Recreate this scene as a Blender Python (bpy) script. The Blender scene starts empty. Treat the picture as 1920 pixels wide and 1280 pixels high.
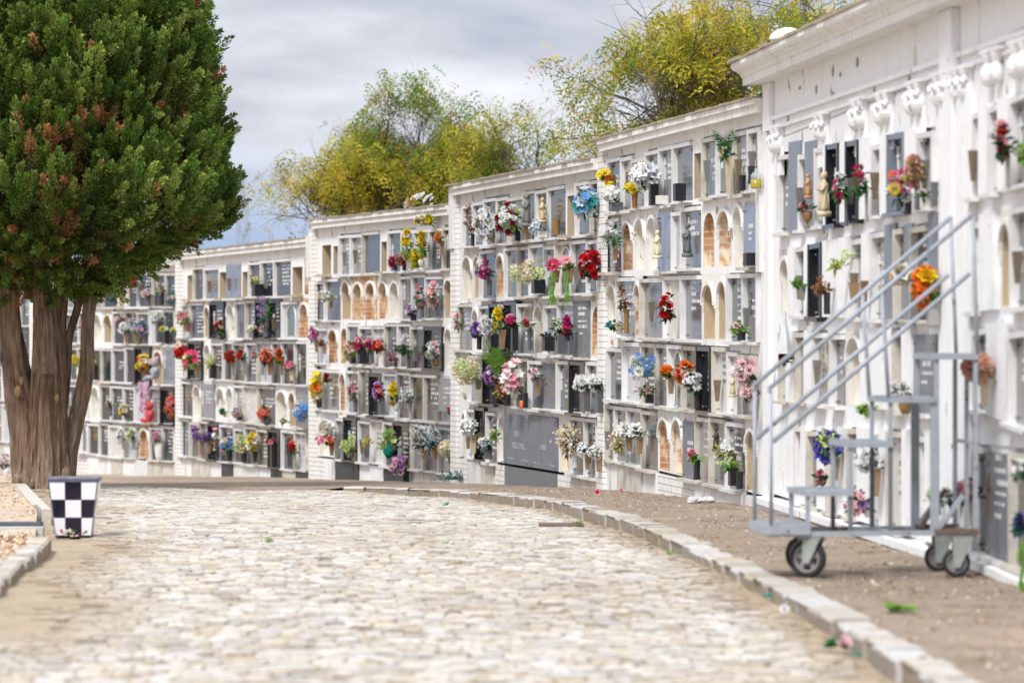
import bpy, math, random
import numpy as np
from mathutils import Vector, Matrix
R = random.Random(7)
NR = np.random.default_rng(11)
F = 7200.0; CX = 960.0; HY = 606.0; CZ = 3.0      # focal length, centre, horizon (photo pixels) and eye height above z=0
scene = bpy.context.scene
col = bpy.data.collections.new("cemetery"); scene.collection.children.link(col)

def srgb(r, g, b):
    f = lambda c: (c/12.92 if c <= .04045 else ((c+.055)/1.055)**2.4)
    return (f(r/255), f(g/255), f(b/255))
def drop(Y):                                       # ground level below the eye, pavement side
    t = (Y-36)/3.0
    return 1.60 + .034*3*(math.log1p(math.exp(t)) if t < 30 else t)
ROAD = .085
def roff(Y): return .015+.07*min(1, max(0, (47-Y)/5))
def zg(Y): return CZ-drop(Y)
def zr(Y): return CZ-drop(Y)-roff(Y)
def ground(px, py, extra=0.0):                     # photo pixel -> point on the pavement (extra = how far below it)
    lo, hi = 5.0, 110.0
    for _ in range(60):
        m = .5*(lo+hi)
        if HY+F*(drop(m)+extra)/m > py: lo = m
        else: hi = m
    Y = .5*(lo+hi)
    return Vector(((px-CX)/F*Y, Y, CZ-drop(Y)-extra))
def at(px, py, Y): return Vector(((px-CX)/F*Y, Y, CZ-(py-HY)/F*Y))

# ---------------------------------------------------------------- materials
def new_mat(name):
    m = bpy.data.materials.new(name); m.use_nodes = True
    nt = m.node_tree; b = nt.nodes["Principled BSDF"]
    return m, nt, b
def nd(nt, t, **k):
    n = nt.nodes.new(t)
    for a, v in k.items():
        if a.startswith("i_"): n.inputs[a[2:].replace("_", " ")].default_value = v
        else: setattr(n, a, v)
    return n
def ramp(nt, fac, stops):
    r = nt.nodes.new("ShaderNodeValToRGB"); nt.links.new(fac, r.inputs[0])
    e = r.color_ramp.elements
    e[0].position, e[0].color = stops[0][0], (*stops[0][1], 1)
    e[1].position, e[1].color = stops[-1][0], (*stops[-1][1], 1)
    for p, c in stops[1:-1]:
        x = e.new(p); x.color = (*c, 1)
    return r.outputs[0]
def noise(nt, vec, scale, detail=4, rough=.6):
    n = nd(nt, "ShaderNodeTexNoise"); n.inputs["Scale"].default_value = scale
    n.inputs["Detail"].default_value = detail; n.inputs["Roughness"].default_value = rough
    nt.links.new(vec, n.inputs["Vector"]); return n.outputs["Fac"]
def mapped(nt, vec, scale=(1, 1, 1), loc=(0, 0, 0)):
    m = nd(nt, "ShaderNodeMapping"); m.inputs["Scale"].default_value = scale; m.inputs["Location"].default_value = loc
    nt.links.new(vec, m.inputs["Vector"]); return m.outputs[0]
def objco(nt): return nd(nt, "ShaderNodeTexCoord").outputs["Object"]
def mixc(nt, fac, a, b, blend="MIX"):
    m = nd(nt, "ShaderNodeMix", data_type="RGBA", blend_type=blend)
    for sock, v in ((0, fac), (6, a), (7, b)):
        if hasattr(v, "is_output"): nt.links.new(v, m.inputs[sock])
        else: m.inputs[sock].default_value = v if sock == 0 else (*v, 1)
    return m.outputs[2]
def bump(nt, b, h, strength, dist=.02):
    n = nd(nt, "ShaderNodeBump"); n.inputs["Strength"].default_value = strength; n.inputs["Distance"].default_value = dist
    nt.links.new(h, n.inputs["Height"]); nt.links.new(n.outputs[0], b.inputs["Normal"])
def attr(nt): return nd(nt, "ShaderNodeAttribute", attribute_name="Col").outputs["Color"]

def mat_plaster(name, base=(.82, .81, .78), stain=(.52, .45, .34), dirt=.35, brick=False, flake=True, streak=.75):
    m, nt, b = new_mat(name); v = objco(nt); L = nt.links
    st = noise(nt, mapped(nt, v, (1.3, 1.3, .55)), 2.2, 6, .65)
    c = ramp(nt, st, [(0, base), (.52, base), (.78, tuple(base[i]*(1-dirt)+stain[i]*dirt for i in range(3))), (1, stain)])
    sk = noise(nt, mapped(nt, v, (5, 5, .30), (2, 8, 1)), 2.6, 5, .65)
    c = mixc(nt, ramp(nt, sk, [(0, (0, 0, 0)), (.53, (0, 0, 0)), (.72, (streak,)*3), (1, (streak,)*3)]), c, (.48, .435, .36))
    fine = noise(nt, mapped(nt, v, (6, 6, 2)), 5, 5, .7)
    c = mixc(nt, 1.0, c, ramp(nt, fine, [(.3, (.86, .85, .83)), (.7, (1, 1, 1))]), "MULTIPLY")
    if flake:
        fl = noise(nt, mapped(nt, v, (2.6, 2.6, 1.0), (3, 1, 7)), 3.4, 3, .5)
        k = ramp(nt, fl, [(0, (0, 0, 0)), (.685, (0, 0, 0)), (.70, (1, 1, 1)), (1, (1, 1, 1))])
        c = mixc(nt, k, c, (.30, .28, .25))
    if brick:
        s = nd(nt, "ShaderNodeSeparateXYZ"); L.new(v, s.inputs[0]); q = nd(nt, "ShaderNodeCombineXYZ")
        L.new(s.outputs[0], q.inputs[0]); L.new(s.outputs[2], q.inputs[1])
        bt = nd(nt, "ShaderNodeTexBrick", i_Scale=1.0); bt.inputs["Mortar Size"].default_value = .006
        bt.inputs["Brick Width"].default_value = .26; bt.inputs["Row Height"].default_value = .068
        L.new(q.outputs[0], bt.inputs["Vector"])
        c = mixc(nt, bt.outputs["Fac"], c, (.40, .38, .35)); bump(nt, b, bt.outputs["Fac"], -.8, .02)
    else: bump(nt, b, fine, .25, .02)
    L.new(c, b.inputs["Base Color"]); b.inputs["Roughness"].default_value = .85
    return m
def mat_attr(name, rough=.7, var=.25, scale=14, spec=.4, transl=0.0, bmp=0.0, stretch=(1, 1, 1)):
    m, nt, b = new_mat(name); L = nt.links; v = objco(nt)
    f = noise(nt, mapped(nt, v, stretch), scale, 5, .65)
    c = mixc(nt, 1.0, attr(nt), ramp(nt, f, [(.3, (1-var,)*3), (.7, (1+.0*var,)*3)]), "MULTIPLY")
    L.new(c, b.inputs["Base Color"]); b.inputs["Roughness"].default_value = rough
    b.inputs["Specular IOR Level"].default_value = spec
    if bmp: bump(nt, b, f, bmp, .01)
    if transl:
        t = nd(nt, "ShaderNodeBsdfTranslucent"); L.new(c, t.inputs["Color"]); mx = nd(nt, "ShaderNodeMixShader")
        mx.inputs[0].default_value = transl; L.new(b.outputs[0], mx.inputs[1]); L.new(t.outputs[0], mx.inputs[2])
        L.new(mx.outputs[0], nt.nodes["Material Output"].inputs[0])
    return m
def mat_brick(name):
    m, nt, b = new_mat(name); L = nt.links; v = objco(nt)
    s = nd(nt, "ShaderNodeSeparateXYZ"); L.new(v, s.inputs[0]); q = nd(nt, "ShaderNodeCombineXYZ")
    L.new(s.outputs[0], q.inputs[0]); L.new(s.outputs[2], q.inputs[1])
    bt = nd(nt, "ShaderNodeTexBrick", i_Scale=1.0)
    bt.inputs["Brick Width"].default_value = .24; bt.inputs["Row Height"].default_value = .062; bt.inputs["Mortar Size"].default_value = .009
    bt.inputs["Color1"].default_value = (.38, .18, .085, 1); bt.inputs["Color2"].default_value = (.50, .31, .16, 1)
    bt.inputs["Mortar"].default_value = (.50, .40, .27, 1); bt.inputs["Mortar Smooth"].default_value = .4
    wv = noise(nt, v, 9, 4, .6)
    ad = nd(nt, "ShaderNodeVectorMath", operation="ADD"); sc = nd(nt, "ShaderNodeVectorMath", operation="SCALE"); sc.inputs[3].default_value = .03
    L.new(wv, sc.inputs[0]); L.new(q.outputs[0], ad.inputs[0]); L.new(sc.outputs[0], ad.inputs[1]); L.new(ad.outputs[0], bt.inputs["Vector"])
    pl = noise(nt, mapped(nt, v, (2, 2, 1.2), (5, 2, 1)), 3.2, 5, .6)
    k = ramp(nt, pl, [(0, (0, 0, 0)), (.50, (0, 0, 0)), (.60, (1, 1, 1)), (1, (1, 1, 1))])
    c = mixc(nt, k, bt.outputs["Color"], (.70, .63, .51)); L.new(c, b.inputs["Base Color"]); b.inputs["Roughness"].default_value = .95
    bump(nt, b, bt.outputs["Fac"], -.8, .03)
    return m
def mat_plain(name, c, rough=.5, metal=0.0, var=.2, scale=20, rust=0.0, spec=.5):
    m, nt, b = new_mat(name); L = nt.links; v = objco(nt); f = noise(nt, v, scale, 5, .65)
    cc = ramp(nt, f, [(.3, tuple(x*(1-var) for x in c)), (.7, c)])
    if rust:
        rn = noise(nt, mapped(nt, v, (1, 1, 1), (4, 4, 4)), 5, 5, .7)
        cc = mixc(nt, ramp(nt, rn, [(0, (0, 0, 0)), (1-rust, (0, 0, 0)), (1-rust+.06, (1, 1, 1)), (1, (1, 1, 1))]), cc, (.16, .075, .035))
    L.new(cc, b.inputs["Base Color"]); b.inputs["Roughness"].default_value = rough; b.inputs["Metallic"].default_value = metal
    b.inputs["Specular IOR Level"].default_value = spec
    return m
M = {}
M["white"] = mat_plaster("white_plaster", (.80, .80, .795), (.50, .41, .28), .45, streak=.6)
M["brickw"] = mat_plaster("white_painted_brick", brick=True, flake=False)
M["corn"] = mat_plaster("cornice_plaster", (.80, .79, .76), (.42, .36, .28), .5, flake=False)
M["b6"] = mat_plaster("flaking_white_plaster", (.825, .83, .835), (.56, .53, .48), .3, streak=.26)
M["peel"] = mat_plain("bare_grey_patch", (.36, .35, .33), .9, var=.4)
M["tile"] = mat_plain("cap_tile", (.42, .34, .25), .9, var=.45, scale=6)
M["marble"] = mat_plain("white_marble", (.74, .73, .71), .35, var=.20, scale=5)
M["marbled"] = mat_plain("dirty_marble", (.68, .63, .54), .5, var=.42, scale=5)
M["slab"] = mat_attr("polished_slab", .13, .25, 3, .6)
M["stone"] = mat_attr("matt_stone", .6, .25, 6, .4, bmp=.15)
M["granite"] = mat_plain("black_granite", (.022, .023, .027), .16, var=.5, scale=60)
M["bluegrey"] = mat_plain("blue_grey_granite", (.20, .225, .27), .3, var=.2, scale=40)
M["letter"] = mat_plain("inlaid_letter", (.72, .72, .70), .4, var=.1)
M["gold"] = mat_plain("gilt_letter", (.45, .34, .15), .4, .3, var=.2)
M["cream"] = mat_plaster("cream_render", (.76, .735, .675), (.42, .31, .18), .75, flake=True)
M["tan"] = mat_plaster("tan_render", (.50, .40, .26), (.30, .20, .10), .6, flake=False)
M["brick"] = mat_brick("exposed_brick")
M["rough"] = mat_plaster("stained_mortar", (.44, .36, .26), (.20, .13, .07), .8, flake=False)
M["glass"] = mat_plain("green_glass", (.17, .20, .17), .08, var=.3, scale=3, spec=.8)
M["petal"] = mat_attr("cloth_petal", .7, .08, 40, .2, .35)
M["leaf"] = mat_attr("cloth_leaf", .55, .25, 30, .3, .3)
M["vase"] = mat_attr("vase_finish", .35, .2, 25, .5)
M["steel"] = mat_plain("dull_steel", (.42, .41, .38), .38, .75, var=.3, scale=8)
M["bronze"] = mat_plain("brown_bronze", (.27, .20, .13), .45, .35, var=.35, scale=8)

# ---------------------------------------------------------------- mesh builder
class MB:
    def __init__(s): s.v = []; s.f = []; s.c = []; s.m = []
    def add(s, vs, fs, c=(.5, .5, .5), m=0):
        o = len(s.v); s.v.extend(vs)
        for f in fs: s.f.append(tuple(i+o for i in f)); s.c.append(c); s.m.append(m)
    def hexa(s, u0, u1, n0, n1, b0, b1, t0, t1, c=(.5, .5, .5), m=0):
        # u along the wall, n out of the wall (kept as local -y), bottoms b0,b1 and tops t0,t1 at u0,u1
        v = [(u0, -n0, b0), (u1, -n0, b1), (u1, -n1, b1), (u0, -n1, b0), (u0, -n0, t0), (u1, -n0, t1), (u1, -n1, t1), (u0, -n1, t0)]
        f = [(0, 1, 2, 3), (7, 6, 5, 4), (3, 2, 6, 7), (1, 0, 4, 5), (2, 1, 5, 6), (0, 3, 7, 4)]
        s.add(v, f, c, m)
    def box(s, x0, x1, y0, y1, z0, z1, c=(.5, .5, .5), m=0): s.hexa(x0, x1, -y1, -y0, z0, z0, z1, z1, c, m)
    def tube(s, pts, rs, k=8, c=(.5, .5, .5), m=0, cap=True):
        pts = [Vector(p) for p in pts]; rings = []; up = Vector((.13, .21, 1)).normalized()
        for i, p in enumerate(pts):
            d = (pts[min(i+1, len(pts)-1)]-pts[max(i-1, 0)]).normalized()
            a = d.cross(up)
            if a.length < .1: a = d.cross(Vector((1, 0, 0)))
            a.normalize(); b = d.cross(a); r = rs[i] if hasattr(rs, "__len__") else rs
            rings.append([tuple(p+(a*math.cos(2*math.pi*j/k)+b*math.sin(2*math.pi*j/k))*r) for j in range(k)])
        v = [q for g in rings for q in g]
        f = [(i*k+j, i*k+(j+1) % k, (i+1)*k+(j+1) % k, (i+1)*k+j) for i in range(len(pts)-1) for j in range(k)]
        if cap: f += [tuple(reversed(range(k))), tuple((len(pts)-1)*k+j for j in range(k))]
        s.add(v, f, c, m)
    def bar(s, a, b, w, h=None, c=(.5, .5, .5), m=0):      # square section bar
        a, b = Vector(a), Vector(b); h = h or w; d = (b-a).normalized(); x = d.cross(Vector((0, 0, 1)))
        if x.length < .1: x = Vector((1, 0, 0))
        x.normalize(); y = d.cross(x); x = x*w/2; y = y*h/2
        v = [tuple(p+i*x+j*y) for p in (a, b) for i, j in ((-1, -1), (1, -1), (1, 1), (-1, 1))]
        s.add(v, [(0, 1, 2, 3), (7, 6, 5, 4), (0, 4, 5, 1), (1, 5, 6, 2), (2, 6, 7, 3), (3, 7, 4, 0)], c, m)
    def lathe(s, prof, k=10, ctr=(0, 0, 0), c=(.5, .5, .5), m=0, sq=1.0, sy=1.0):
        v = []; cx, cy, cz = ctr
        for r, z in prof:
            for j in range(k):
                a = 2*math.pi*(j+.5)/k; v.append((cx+r*math.cos(a), cy+r*math.sin(a)*sy, cz+z))
        f = [(i*k+j, i*k+(j+1) % k, (i+1)*k+(j+1) % k, (i+1)*k+j) for i in range(len(prof)-1) for j in range(k)]
        f += [tuple(reversed(range(k))), tuple((len(prof)-1)*k+j for j in range(k))]
        s.add(v, f, c, m)
    def ball(s, ctr, r, k=8, c=(.5, .5, .5), m=0, jit=0.0):
        r = r if hasattr(r, "__len__") else (r, r, r); n = max(4, k//2+1); v = []
        for i in range(n+1):
            t = math.pi*i/n
            for j in range(k):
                a = 2*math.pi*j/k; q = 1+R.uniform(-jit, jit)
                v.append((ctr[0]+r[0]*q*math.sin(t)*math.cos(a), ctr[1]+r[1]*q*math.sin(t)*math.sin(a), ctr[2]+r[2]*q*math.cos(t)))
        s.add(v, [(i*k+j, (i+1)*k+j, (i+1)*k+(j+1) % k, i*k+(j+1) % k) for i in range(n) for j in range(k)], c, m)
    def build(s, name, mats, parent=None, smooth=False):
        me = bpy.data.meshes.new(name); me.from_pydata(s.v, [], s.f)
        mats = mats if isinstance(mats, (list, tuple)) else [mats]
        for k in mats: me.materials.append(M[k] if isinstance(k, str) else k)
        n = len(me.polygons)
        a = me.attributes.new("Col", "FLOAT_COLOR", "FACE")
        cc = np.ones((n, 4), np.float32); cc[:, :3] = np.array(s.c, np.float32).reshape(-1, 3); a.data.foreach_set("color", cc.ravel())
        if len(mats) > 1: me.polygons.foreach_set("material_index", np.array(s.m, np.int32))
        if smooth: me.polygons.foreach_set("use_smooth", np.ones(n, bool))
        me.update()
        o = bpy.data.objects.new(name, me); col.objects.link(o); o.parent = parent
        return o
def np_mesh(name, v, f, c, mat, parent=None, smooth=False):
    """v (n,3), f (m,3|4), c (m,3)"""
    me = bpy.data.meshes.new(name); n, m, k = len(v), len(f), f.shape[1]
    me.vertices.add(n); me.vertices.foreach_set("co", np.asarray(v, np.float32).ravel())
    me.loops.add(m*k); me.loops.foreach_set("vertex_index", np.asarray(f, np.int32).ravel())
    me.polygons.add(m); me.polygons.foreach_set("loop_start", np.arange(0, m*k, k, dtype=np.int32))
    me.update(calc_edges=True)
    a = me.attributes.new("Col", "FLOAT_COLOR", "FACE"); cc = np.ones((m, 4), np.float32); cc[:, :3] = c; a.data.foreach_set("color", cc.ravel())
    if smooth: me.polygons.foreach_set("use_smooth", np.ones(m, bool))
    me.materials.append(M[mat] if isinstance(mat, str) else mat)
    o = bpy.data.objects.new(name, me); col.objects.link(o); o.parent = parent
    return o
def tag(o, label=None, cat=None, group=None, kind=None):
    for k, v in (("label", label), ("category", cat), ("group", group), ("kind", kind)):
        if v: o[k] = v
    return o
def empty(name, loc, rz=0.0):
    o = bpy.data.objects.new(name, None); col.objects.link(o); o.location = loc; o.rotation_euler = (0, 0, rz); o.empty_display_size = .2
    return o
# ---------------------------------------------------------------- the niche walls
import re
JT = .05                                            # jamb thickness
GREYS = [srgb(106, 109, 115), srgb(86, 88, 92), srgb(126, 127, 130), srgb(80, 84, 92), srgb(112, 111, 111), srgb(96, 100, 107), srgb(70, 73, 75), srgb(140, 139, 136)]
DARKS = [srgb(38, 40, 46), srgb(52, 56, 62), srgb(44, 52, 54), srgb(30, 31, 36)]
PALE = [srgb(200, 200, 202), srgb(186, 187, 192), srgb(208, 205, 198)]
class Wall:
    def __init__(s, name, label, A, B, xL, xR, rows, top, phrase, plinth="", deep=2.3, ptex="brickw", pil=True, face="white", x_body=None):
        s.phrase = phrase; s.rows = []; s.deep = deep; s.face = face
        pa, pb = [Vector(((x-CX)/F*Z, Z)) for x, Z in (A, B)]
        d = (pb-pa).normalized(); s.d = d; s.n = Vector((d.y, -d.x)); s.p0 = pa
        s.p0 = s.pt(xL); s.z0 = zg(s.p0.y)
        s.root = empty(name, (s.p0.x, s.p0.y, s.z0), math.atan2(d.y, d.x))
        tag(s.root, label, "niche wall", "white burial niche walls along the road")
        s.uL, s.uR = 0.0, s.u(xR); s.xL, s.xR = xL, xR
        s.top = top
        for spec, bot, tp in rows: s.rows.append((spec, bot, tp))
        s.faceb = MB()
        s.make(plinth, ptex, pil)
    def pt(s, x, n0=0.0):                           # pixel column -> plan point on the plane n = n0
        r = Vector(((x-CX)/F, 1.0)); Z = (n0+s.p0.dot(s.n))/r.dot(s.n); return r*Z
    def u(s, x, n0=0.0): return (s.pt(x, n0)-s.p0).dot(s.d)
    def plan(s, u): return s.p0+s.d*u
    def zl(s, line, u):                             # height (local) of a photo line at u
        p = s.plan(u); x = CX+F*p.x/p.y; (x0, y0), (x1, y1) = line
        y = y0+(y1-y0)*(x-x0)/(x1-x0); return CZ-(y-HY)/F*p.y-s.z0
    def loc(s, x, y, n0):                           # pixel -> local (u, n0, z)
        q = s.pt(x, n0); return ((q-s.p0).dot(s.d), n0, CZ-(y-HY)/F*q.y-s.z0)
    def scale(s, x): return F/s.pt(x).y
    def gz(s, u): return zg(s.plan(u).y)-s.z0
    def make(s, plinth, ptex, pil):
        fb = s.faceb; root = s.root
        core = MB(); tz = lambda u: s.zl(s.top, u)
        N = 6
        for i in range(N):
            a, b = s.uR*i/N, s.uR*(i+1)/N
            core.hexa(a, b, -s.deep, -.34, s.gz(a)-.5, s.gz(b)-.5, tz(a)-.04, tz(b)-.04)
        core.build("wall_core", s.face, root)
        prev = None
        for ri, (spec, bot, tp) in enumerate(s.rows):
            x0, sc, body = spec.split(":"); x0, sc = float(x0), float(sc)
            body, end = body.split("|")
            toks = [re.match(r"(-?\d+)(.)(.*)", t).groups() for t in body.split()]
            zb = lambda u, L=bot: s.zl(L, u)
            if tp: zt = lambda u, L=tp: s.zl(L, u)
            else: zt = lambda u, L=prev: s.zl(L, u)-.045
            # band above the row
            above = (lambda u: tz(u)-.10) if prev is None else (lambda u, L=prev: s.zl(L, u))
            N = 8
            for i in range(N):
                a, b = s.uR*i/N, s.uR*(i+1)/N
                fb.hexa(a, b, -.36, 0, zt(a), zt(b), above(a), above(b))
            us = [s.u(x0+int(t[0])/sc, -.012)-JT for t in toks]+[s.u(x0+int(end)/sc)]
            if us[0] > .02: fb.hexa(0, us[0], -.36, 0, zb(0), zb(us[0]), zt(0), zt(us[0]))
            if us[-1] < s.uR-.02: fb.hexa(us[-1], s.uR, -.36, 0, zb(us[-1]), zb(s.uR), zt(us[-1]), zt(s.uR))
            for i, t in enumerate(toks):
                if us[i+1]-us[i] < .06: continue
                s.cell(t[1], t[2], us[i], us[i+1], zb, zt, last=(i == len(toks)-1))
            prev = bot
        # plinth under the last row
        if plinth:
            x0, sc, body = plinth.split(":"); x0, sc = float(x0), float(sc); body, end = body.split("|")
            toks = [re.match(r"(-?\d+)(.)", t).groups() for t in body.split()]
            us = [max(0, s.u(x0+int(t[0])/sc)) for t in toks]+[min(s.uR, s.u(x0+int(end)/sc))]
            us[0] = 0.0; us[-1] = s.uR
            mats = {"W": "white", "C": "marbled", "D": "stone", "B": "brickw", "G": "stone", "M": "marble"}
            for i, t in enumerate(toks):
                a, b = us[i], us[i+1]; p = {"B": .0, "W": .012, "C": .022, "M": .03, "D": .035, "G": .02}[t[1]]+R.uniform(0, .008)
                mb = MB(); c = srgb(66, 65, 66) if t[1] == "D" else srgb(118, 119, 122)
                zc = lambda u: s.zl(prev, u)-.03
                mb.hexa(a, b-.006, -.36, p, s.gz(a)-.35, s.gz(b)-.35, zc(a), zc(b), c)
                mb.build("plinth_panel", mats[t[1]], root)
        else:
            zc = lambda u: s.zl(prev, u)-.03
            for i in range(6):
                a, b = s.uR*i/6, s.uR*(i+1)/6
                fb.hexa(a, b, -.36, 0, s.gz(a)-.35, s.gz(b)-.35, zc(a), zc(b))
        fb.build("wall_face", s.face, root)
        if pil:
            w = .36; mb = MB(); mb.hexa(0, w, 0.002, .055, s.gz(0)-.35, s.gz(w)-.35, tz(0)-.02, tz(w)-.02); mb.build("pilaster", ptex, root)
        # coping
        if s.top and pil:
            mb = MB(); a, b = .36, s.uR
            for (n1, za, zb_) in ((.10, -.125, -.05), (.125, -.05, 0.0)):
                mb.hexa(a, b, -s.deep-.05, n1, tz(a)+za, tz(b)+za, tz(a)+zb_, tz(b)+zb_)
            mb.build("cornice", "corn", root)
            mb = MB(); k = int((b)/.28)
            for i in range(k):
                a0, a1 = b*i/k, b*(i+1)/k; j = R.uniform(-.004, .006)
                mb.hexa(a0, a1-.012, -s.deep-.08, .14+R.uniform(-.012, .012), tz(a0)+.001, tz(a1)+.001, tz(a0)+.022+j, tz(a1)+.022+j)
            mb.build("coping_tiles", "tile", root)
    # -------- one niche
    def cell(s, code, mod, u0, u1, zb, zt, last=False):
        root = s.root; W = u1-u0; h = zt(u0)-zb(u0)
        if code == "_":
            s.faceb.hexa(u0, u1, -.36, .043 if s.face == "b6" else 0, zb(u0), zb(u1), zt(u0), zt(u1)); return
        if code == "B":                             # upright bar of blue grey granite
            s.faceb.hexa(u0, u1, -.36, 0, zb(u0), zb(u1), zt(u0), zt(u1)); mb = MB(); e = R.uniform(.0, .10)
            mb.hexa(u0+.01, u1-.01, .0, .022, zb(u0)-.03, zb(u1)-.03, zt(u0)+e, zt(u1)+e); mb.build("granite_bar", "bluegrey", root); return
        if code in "oatbr": return s.hole(code, mod, u0, u1, zb, zt)
        jz = R.uniform(-.014, .014) if s.face != "b6" else R.uniform(-.008, .008); jt = max(0, R.gauss(.012, .022)); zb0_, zt0_ = zb, zt
        if code not in "_B" and code not in "oatbr": zb = lambda u: zb0_(u)+jz; zt = lambda u: zt0_(u)-jt
        p = R.uniform(.028, .046); q = R.uniform(.05, .095)
        if s.face == "b6": p, q = .045, .085
        fmat = "marble" if R.random() < .62 else "marbled"
        front = -.012
        if code == "K": fmat = "granite"; p += .015
        if code == "U": fmat = "bluegrey"; p = .055
        if code in "cdG": front = .022
        sm, sc = "slab", R.choice(GREYS)
        if s.xR < 600 and R.random() < .55: sc = R.choice([srgb(62, 66, 68), srgb(76, 80, 83), srgb(52, 56, 58)])
        if code in "kKU": sc = R.choice(DARKS)
        if code == "w" or code == "l": sm = "stone"; sc = R.choice(PALE)
        if code == "c": sc = srgb(134, 138, 147)
        if code == "d" or code == "G": sm = "stone"; sc = srgb(124, 126, 131)
        ua = u0+(JT if code not in "cdG" else .012); ub = u1-.004
        zs = .0
        # wall behind the slab and the slab itself
        s.faceb.hexa(u0, u1, -.36, front-.03, zb0_(u0), zb0_(u1), zt0_(u0), zt0_(u1))
        if jt > .03: s.faceb.hexa(u0+.002, u1-.002, front-.029, 0.0, zt(u0)-.004, zt(u1)-.004, zt0_(u0), zt0_(u1))
        mb = MB(); zA, zB = zb(ua), zb(ub)
        topg = .045 if code not in "cdG" else .03
        tA, tB = zt(ua)-topg, zt(ub)-topg
        mb.hexa(ua, ub, front-.028, front, zA, zB, tA, tB, sc)
        slab = mb.build("memorial_slab", sm, root)
        # frame
        fr = MB(); j = R.uniform(-.006, .006)
        if code not in "cdG":
            fr.hexa(u0, u0+JT, -.03, p, zb(u0), zb(u0+JT), zt(u0)-.01, zt(u0+JT)-.01)
            if last or code in "KU": fr.hexa(u1-.045, u1-.002, -.03, p, zb(u1), zb(u1), zt(u1)-.01, zt(u1)-.01)
            fr.hexa(u0+JT, u1-.046 if (last or code in "KU") else u1-.002, -.03, p-.004, zt(u0+JT)-.052, zt(u1)-.052, zt(u0+JT)-.012, zt(u1)-.012)
        th = R.uniform(.022, .034)
        fr.hexa(u0-.012, u1-.016, -.03, q, zb(u0)-th+j, zb(u1)-th+j, zb(u0)+j*.5, zb(u1)+j*.5)
        if code not in "G": fr.build("frame", fmat, slab)
        if code == "l":                             # pointed window in the slab
            gl = MB(); pts = []
            for i in range(13):
                a = math.pi*i/12; ss = .5-.30*math.cos(a); tt = .52+.36*math.sin(a)**.8
                pts.append((ss, tt))
            pts = [(.2, .06)]+pts+[(.8, .06)]
            P = [(ua+(ub-ua)*a, -(front+.004), zb(ua)+(zt(ua)-zb(ua))*b) for a, b in pts]
            gl.add(P, [tuple(range(len(P)))]); gl.build("arched_pane", "glass", slab)
            rim = MB(); rim.tube([Vector(q_)+Vector((0, -.006, 0)) for q_ in P], .014, 5); rim.build("pane_rim", "marble", slab)
            return
        # lettering and small fittings
        n1 = front+.003
        if "-" not in mod and R.random() < .88 and W > .2:
            lt = MB(); lines = R.choice([3, 4, 5, 6, 7]); t = R.uniform(.80, .9) if lines > 4 else R.uniform(.55, .72)
            wu = (ub-ua); uA0 = ua+wu*R.uniform(.28, .4)
            for L in range(lines):
                ln = R.choice([.25, .4, .5, .55]); hgt = R.choice([.022, .03, .036]); uu = uA0+R.uniform(0, .03)
                lim = min(ub-.03, uu+wu*ln)
                while uu < lim:
                    w = R.uniform(.014, .03)
                    if R.random() > .12:
                        zz = zb(uu)+(zt(uu)-zb(uu))*t
                        if R.random() < .5:
                            lt.hexa(uu, uu+w*.35, front-.01, n1, zz, zz, zz+hgt, zz+hgt); lt.hexa(uu, uu+w, front-.01, n1, zz+hgt*.8, zz+hgt*.8, zz+hgt, zz+hgt)
                        else: lt.hexa(uu, uu+w, front-.01, n1, zz, zz, zz+hgt, zz+hgt)
                    uu += w+.009
                t -= R.uniform(.085, .12)
                if t < .12: break
            if lt.v: lt.build("lettering", "letter" if (code not in "wl" and R.random() < .88) else ("gold" if code != "w" else "steel"), slab)
        if code != "G" and ("+" in mod or R.random() < .42):
            cr = MB(); uc = ua+(ub-ua)*R.uniform(.12, .24); z0 = zb(uc)+h*R.uniform(.3, .45); hh = h*R.uniform(.25, .42)
            cr.hexa(uc-.008, uc+.008, front-.01, front+.016, z0, z0, z0+hh, z0+hh); cr.hexa(uc-.055, uc+.055, front-.01, front+.014, z0+hh*.66, z0+hh*.66, z0+hh*.74, z0+hh*.74)
            cr.build("cross", R.choice(["letter", "letter", "steel", "bronze"]), slab)
        if code not in "Gd" and ("h" in mod or R.random() < .14):
            ho = MB(); uc = ua+(ub-ua)*R.uniform(.3, .6); zc = zb(uc)+h*R.uniform(.16, .26)
            ho.lathe([(.022, 0), (.045, .2)], 4, (uc, -(front+.06), zc)); ho.build("flower_holder", R.choice(["steel", "bronze"]), slab)
        bo = MB()
        for a in (.1, .92):
            for t in (.06, .92):
                uc = ua+(ub-ua)*a; zc = zb(uc)+(zt(uc)-.05-zb(uc))*t
                bo.lathe([(.012, -.006), (.014, .004), (.006, .012)], 6, (uc, -(front+.012), zc))
        bo.build("screw_caps", "steel", slab)
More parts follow.
